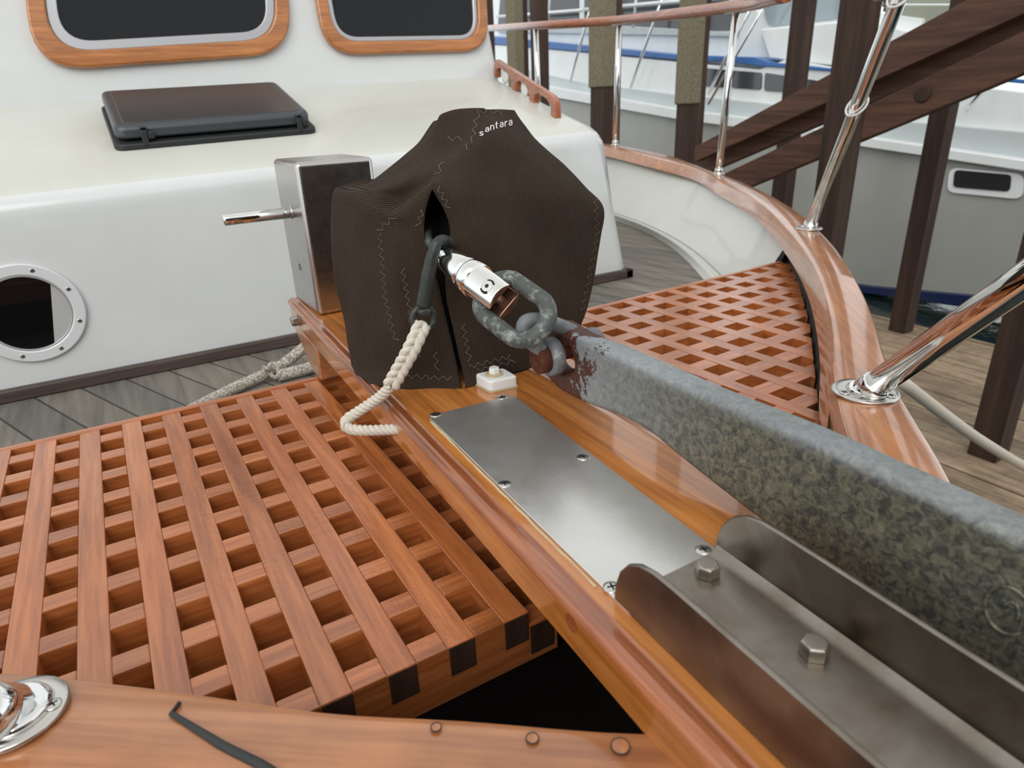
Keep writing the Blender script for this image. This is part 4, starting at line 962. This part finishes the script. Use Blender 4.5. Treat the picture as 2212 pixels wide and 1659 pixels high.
# ================================================================== dock, posts, braces
ZD = -20.0
t = thing('dock', 'weathered wooden plank dock below the bow on the right', 'dock', (68, 5, ZD))
b = MB(); x = 47.0
while x < 83:
    b.box((x + .09, -34, ZD - .8), (x + 4.3, 130, ZD + random.uniform(-.08, .04))); x += 4.42
b.v = [p for p in b.v]; b.build('deck_planks', 'dockwood', t, bevel=.08)
b = MB(); b.box((86.65, -34, ZD - 2.6), (87.3, 130, ZD + .12)); b.build('edge_board', 'dockwood', t, bevel=.05)
posts = [(84, bx(1945, 715, 84).y, 1.0, 0), (84, 42.5, 1.05, 0), (84, 61, 1.5, 1), (84, 82, 1.9, 1), (84, 103, 1.3, 0), (84, 111, 1.5, 1), (84, 124, 1.2, 0), (60, 1.4, 1.05, 0), (60, 18.4, 1.15, 0)]
plab = ['square brown dock post right of the diagonal braces, behind them', 'square brown dock post behind the left ends of the diagonal braces', 'dock post with olive carpet wrap, the right one of the wrapped posts', 'wide dock post with olive carpet wrap beside the far stanchion', 'plain slim brown dock post left of the wide wrapped post', 'dock post with olive carpet wrap, leftmost, above the cabin grab rail', 'farthest dark dock post beside the wheelhouse corner', 'short visible foot of a square dock post at the right edge', 'square brown dock post in front of the diagonal braces']
for (x, y, w, wrap), lab in zip(posts, plab):
    t = thing('dock_post', lab, 'post', (x, y, ZD), 'posts of the covered dock'); zt_ = 70 if lab[:5] != 'short' else -6
    if lab.startswith('short'): zt_ = 70
    b = MB(); b.box((x - w, y - w, ZD + .04), (x + w, y + w, zt_)); b.build('post', 'postwood', t, bevel=.08)
    if wrap:
        zb_ = {61: (1495, 225), 82: (1290, 190), 111: (1118, 195)}[int(y)]; zc = bx(*zb_, x).z
        b = MB(); b.box((x - w - .35, y - w - .3, zc), (x + w * .25, y + w + .3, zt_)); b.build('carpet_wrap', 'carpet', t, bevel=.3, seg=3)
def beam(q0, q1, xf, th, label, mt='beamwood', grp='diagonal braces between the dock posts'):
    a0_, a1_ = bx(*q0[0], xf), bx(*q0[1], xf); c0_, c1_ = bx(*q1[0], xf), bx(*q1[1], xf)
    ext = 2.9; d1 = (c0_ - a0_); d2 = (c1_ - a1_)
    b = MB(); b.prism([a0_, a1_, a1_ + d2 * ext, a0_ + d1 * ext], (th, 0, 0)); o = b.build('diagonal_brace', mt, bevel=.06); return tag(o, label, 'brace', grp)
beam(((1500, 318), (1500, 350)), ((1822, 144), (1822, 205)), 71, 1.2, 'upper diagonal brown brace, its lighter front board')
beam(((1500, 350), (1500, 385)), ((1822, 206), (1822, 246)), 73, 1.2, 'upper diagonal brown brace, its darker lower board')
o = beam(((1560, 377), (1560, 428)), ((1796, 265), (1796, 330)), 65, 1.2, 'lower diagonal brown brace with a round knot')
b = MB(); c = bx(1993, 202, 64.9); b.lathe(c, (-1, 0, 0), [(0, .72), (.03, .66), (.05, .4)], 24); ko = b.build('wood_knot', 'postwood', o)
b = MB(); a_, c_ = bx(1930, 812, 36), V((59.5, -3.4, -19.5)); pts = [a_, a_.lerp(c_, .5) + V((0, 0, -.6)), c_, c_ + V((4, -6, .0))]; b.tube(catmull(pts, 8), .33, 14); o = b.build('mooring_rope', 'rope'); tag(o, 'off-white mooring rope running down to the dock at the right edge', 'rope')

# ================================================================== neighbouring boat
XN = 112.0
def NB(px, x): return [bx(u, v, x) for u, v in px]
t = thing('neighbour_boat', 'large white motor yacht with blue stripe moored beyond the dock', 'boat', (XN, 60, -30))
def slab(name, px, x, th, mt, bev=.15, r=0, par=None, label=None):
    p = NB(px, x); p = rpoly(p, r, 4) if r else p
    b = MB(); b.prism(p, (th, 0, 0)); return b.build(name, mt, par or t, bevel=bev, label=label)
E2 = 2500
slab('hull_side', ((1000, 180), (1203, 212), (1463, 256), (1640, 277), (1840, 312), (2212, 372), (E2, 420), (E2, 690), (2212, 648), (1880, 618), (1500, 560), (1000, 480)), XN, 6, 'nhull')
slab('boot_stripe', ((1600, 585), (1880, 618), (2212, 648), (E2, 685), (E2, 725), (2212, 682), (1880, 636), (1600, 600)), XN - .2, 6, 'nnavy')
slab('rub_rail', ((1000, 152), (1203, 190), (1463, 236), (1640, 258), (1840, 292), (2212, 346), (E2, 390), (E2, 420), (2212, 370), (1840, 314), (1640, 282), (1463, 258), (1203, 212), (1000, 178)), XN - 1.2, 4, 'nwhite')
slab('hull_band', ((1000, 118), (1250, 178), (1463, 205), (1640, 222), (1840, 252), (2212, 285), (E2, 320), (E2, 398), (2212, 352), (1840, 300), (1640, 262), (1463, 240), (1203, 195), (1000, 160)), XN + 1, 5, 'nband')
slab('upper_side', ((1000, 95), (1100, 98), (1640, 150), (1700, 128), (1900, 165), (2212, 200), (E2, 230), (E2, 326), (2212, 290), (1840, 256), (1463, 208), (1250, 180), (1000, 120)), XN + 2, 6, 'nwhite')
slab('cabin_side', ((1000, -160), (1500, -160), (1640, 30), (1700, 0), (1990, 40), (1990, 170), (1640, 150), (1000, 100)), XN + 5, 9, 'nwhite')
slab('blue_stripe', ((1000, 72), (1072, 80), (1470, 119), (1630, 124), (1660, 134), (1820, 150), (1820, 156), (1640, 143), (1560, 132), (1470, 130), (1072, 96), (1000, 90)), XN + 1.6, 3.6, 'nblue')
slab('cabin_window', ((1085, -60), (1250, -60), (1250, 46), (1075, 58)), XN + 4.8, .4, 'nwin', .05, .8)
slab('cabin_window', ((1262, -60), (1560, -60), (1590, 66), (1262, 70)), XN + 4.8, .4, 'nwin', .05, .8)
slab('window_sill', ((1075, 60), (1250, 50), (1590, 70), (1590, 80), (1075, 70)), XN + 4.2, .9, 'nband')
slab('side_window', ((1512, 146), (1578, 152), (1576, 190), (1512, 186)), XN + 1.7, .5, 'nwin', .05, .5)
slab('side_window', ((1652, 157), (1790, 178), (1790, 205), (1650, 196)), XN + 1.7, .5, 'nwin', .05, .5)
slab('side_window', ((1580, 152), (1645, 157), (1643, 194), (1580, 190)), XN + 1.7, .5, 'nwin', .05, .5)
slab('windscreen', ((1636, -20), (1800, -60), (1850, -20), (1838, 36), (1660, 58)), XN + 4.6, .5, 'nglass', .05, .8)
slab('foredeck_coaming', ((1640, 62), (1860, 40), (1990, 70), (1985, 160), (1660, 128)), XN + 3.2, 4, 'nwhite', .4)
slab('canvas_panel', ((1900, 5), (2300, -80), (E2, -60), (E2, 90), (1960, 100)), XN + 6, 3, 'olive')
slab('deck_edge_trim', ((1925, 8), (2075, 8), (2075, 13), (1925, 13)), XN + 4, .6, 'nwhite')
slab('deck_edge_trim', ((2010, 124), (2250, 132), (2250, 138), (2010, 130)), XN + 4, .6, 'nwhite')
slab('blue_stripe', ((2100, 163), (E2, 195), (E2, 208), (2100, 171)), XN + 1.6, .6, 'nblue')
q = slab('blue_canvas_bundle', ((1952, 165), (1968, 146), (1990, 158), (2006, 168), (1985, 184), (1968, 182)), XN + .4, 1.6, 'bluecloth', .3)
slab('portlight_frame', ((2050, 362), (2212, 376), (2208, 432), (2044, 416)), XN - .35, .5, 'nwhite', .1, 1.2)
slab('portlight_glass', ((2062, 367), (2184, 378), (2180, 414), (2058, 404)), XN - .55, .5, 'black', .03, .6)
def NT(a, c, x, r, nm, mt='chrome'):
    b = MB(); b.cyl(bx(*a, x), bx(*c, x), r, 10); b.build(nm, mt, t)
for a, c in (((1232, 178), (1285, -20)), ((1362, 190), (1440, -30)), ((1530, 204), (1640, -20)), ((1095, 150), (1150, 40)), ((2085, 240), (2212, 90))): NT(a, c, XN - .3, .32, 'rail_stanchion')
NT((1075, 36), (1260, 22), XN - .5, .4, 'rail_tube', 'nwhite'); NT((1265, 20), (1660, -14), XN - .5, .4, 'rail_tube', 'nwhite')
NT((1185, 46), (1190, -60), XN - .4, .3, 'rail_stanchion', 'nwhite'); NT((1368, 60), (1380, -60), XN - .4, .3, 'rail_stanchion', 'nwhite')
# water
b = MB(); b.box((-400, -300, -26), (500, 500, -25)); o = b.build('floor_water', 'water'); struct(o, 'dark green harbour water')
# dark board wall added out of view behind the camera, for dark reflections
b = MB(); b.box((-80, -135, -25), (130, -132, 75)); o = b.build('wall_reflected_dark', 'reflectwall'); struct(o, 'dark board wall added unseen ahead of the bow for dark reflections')
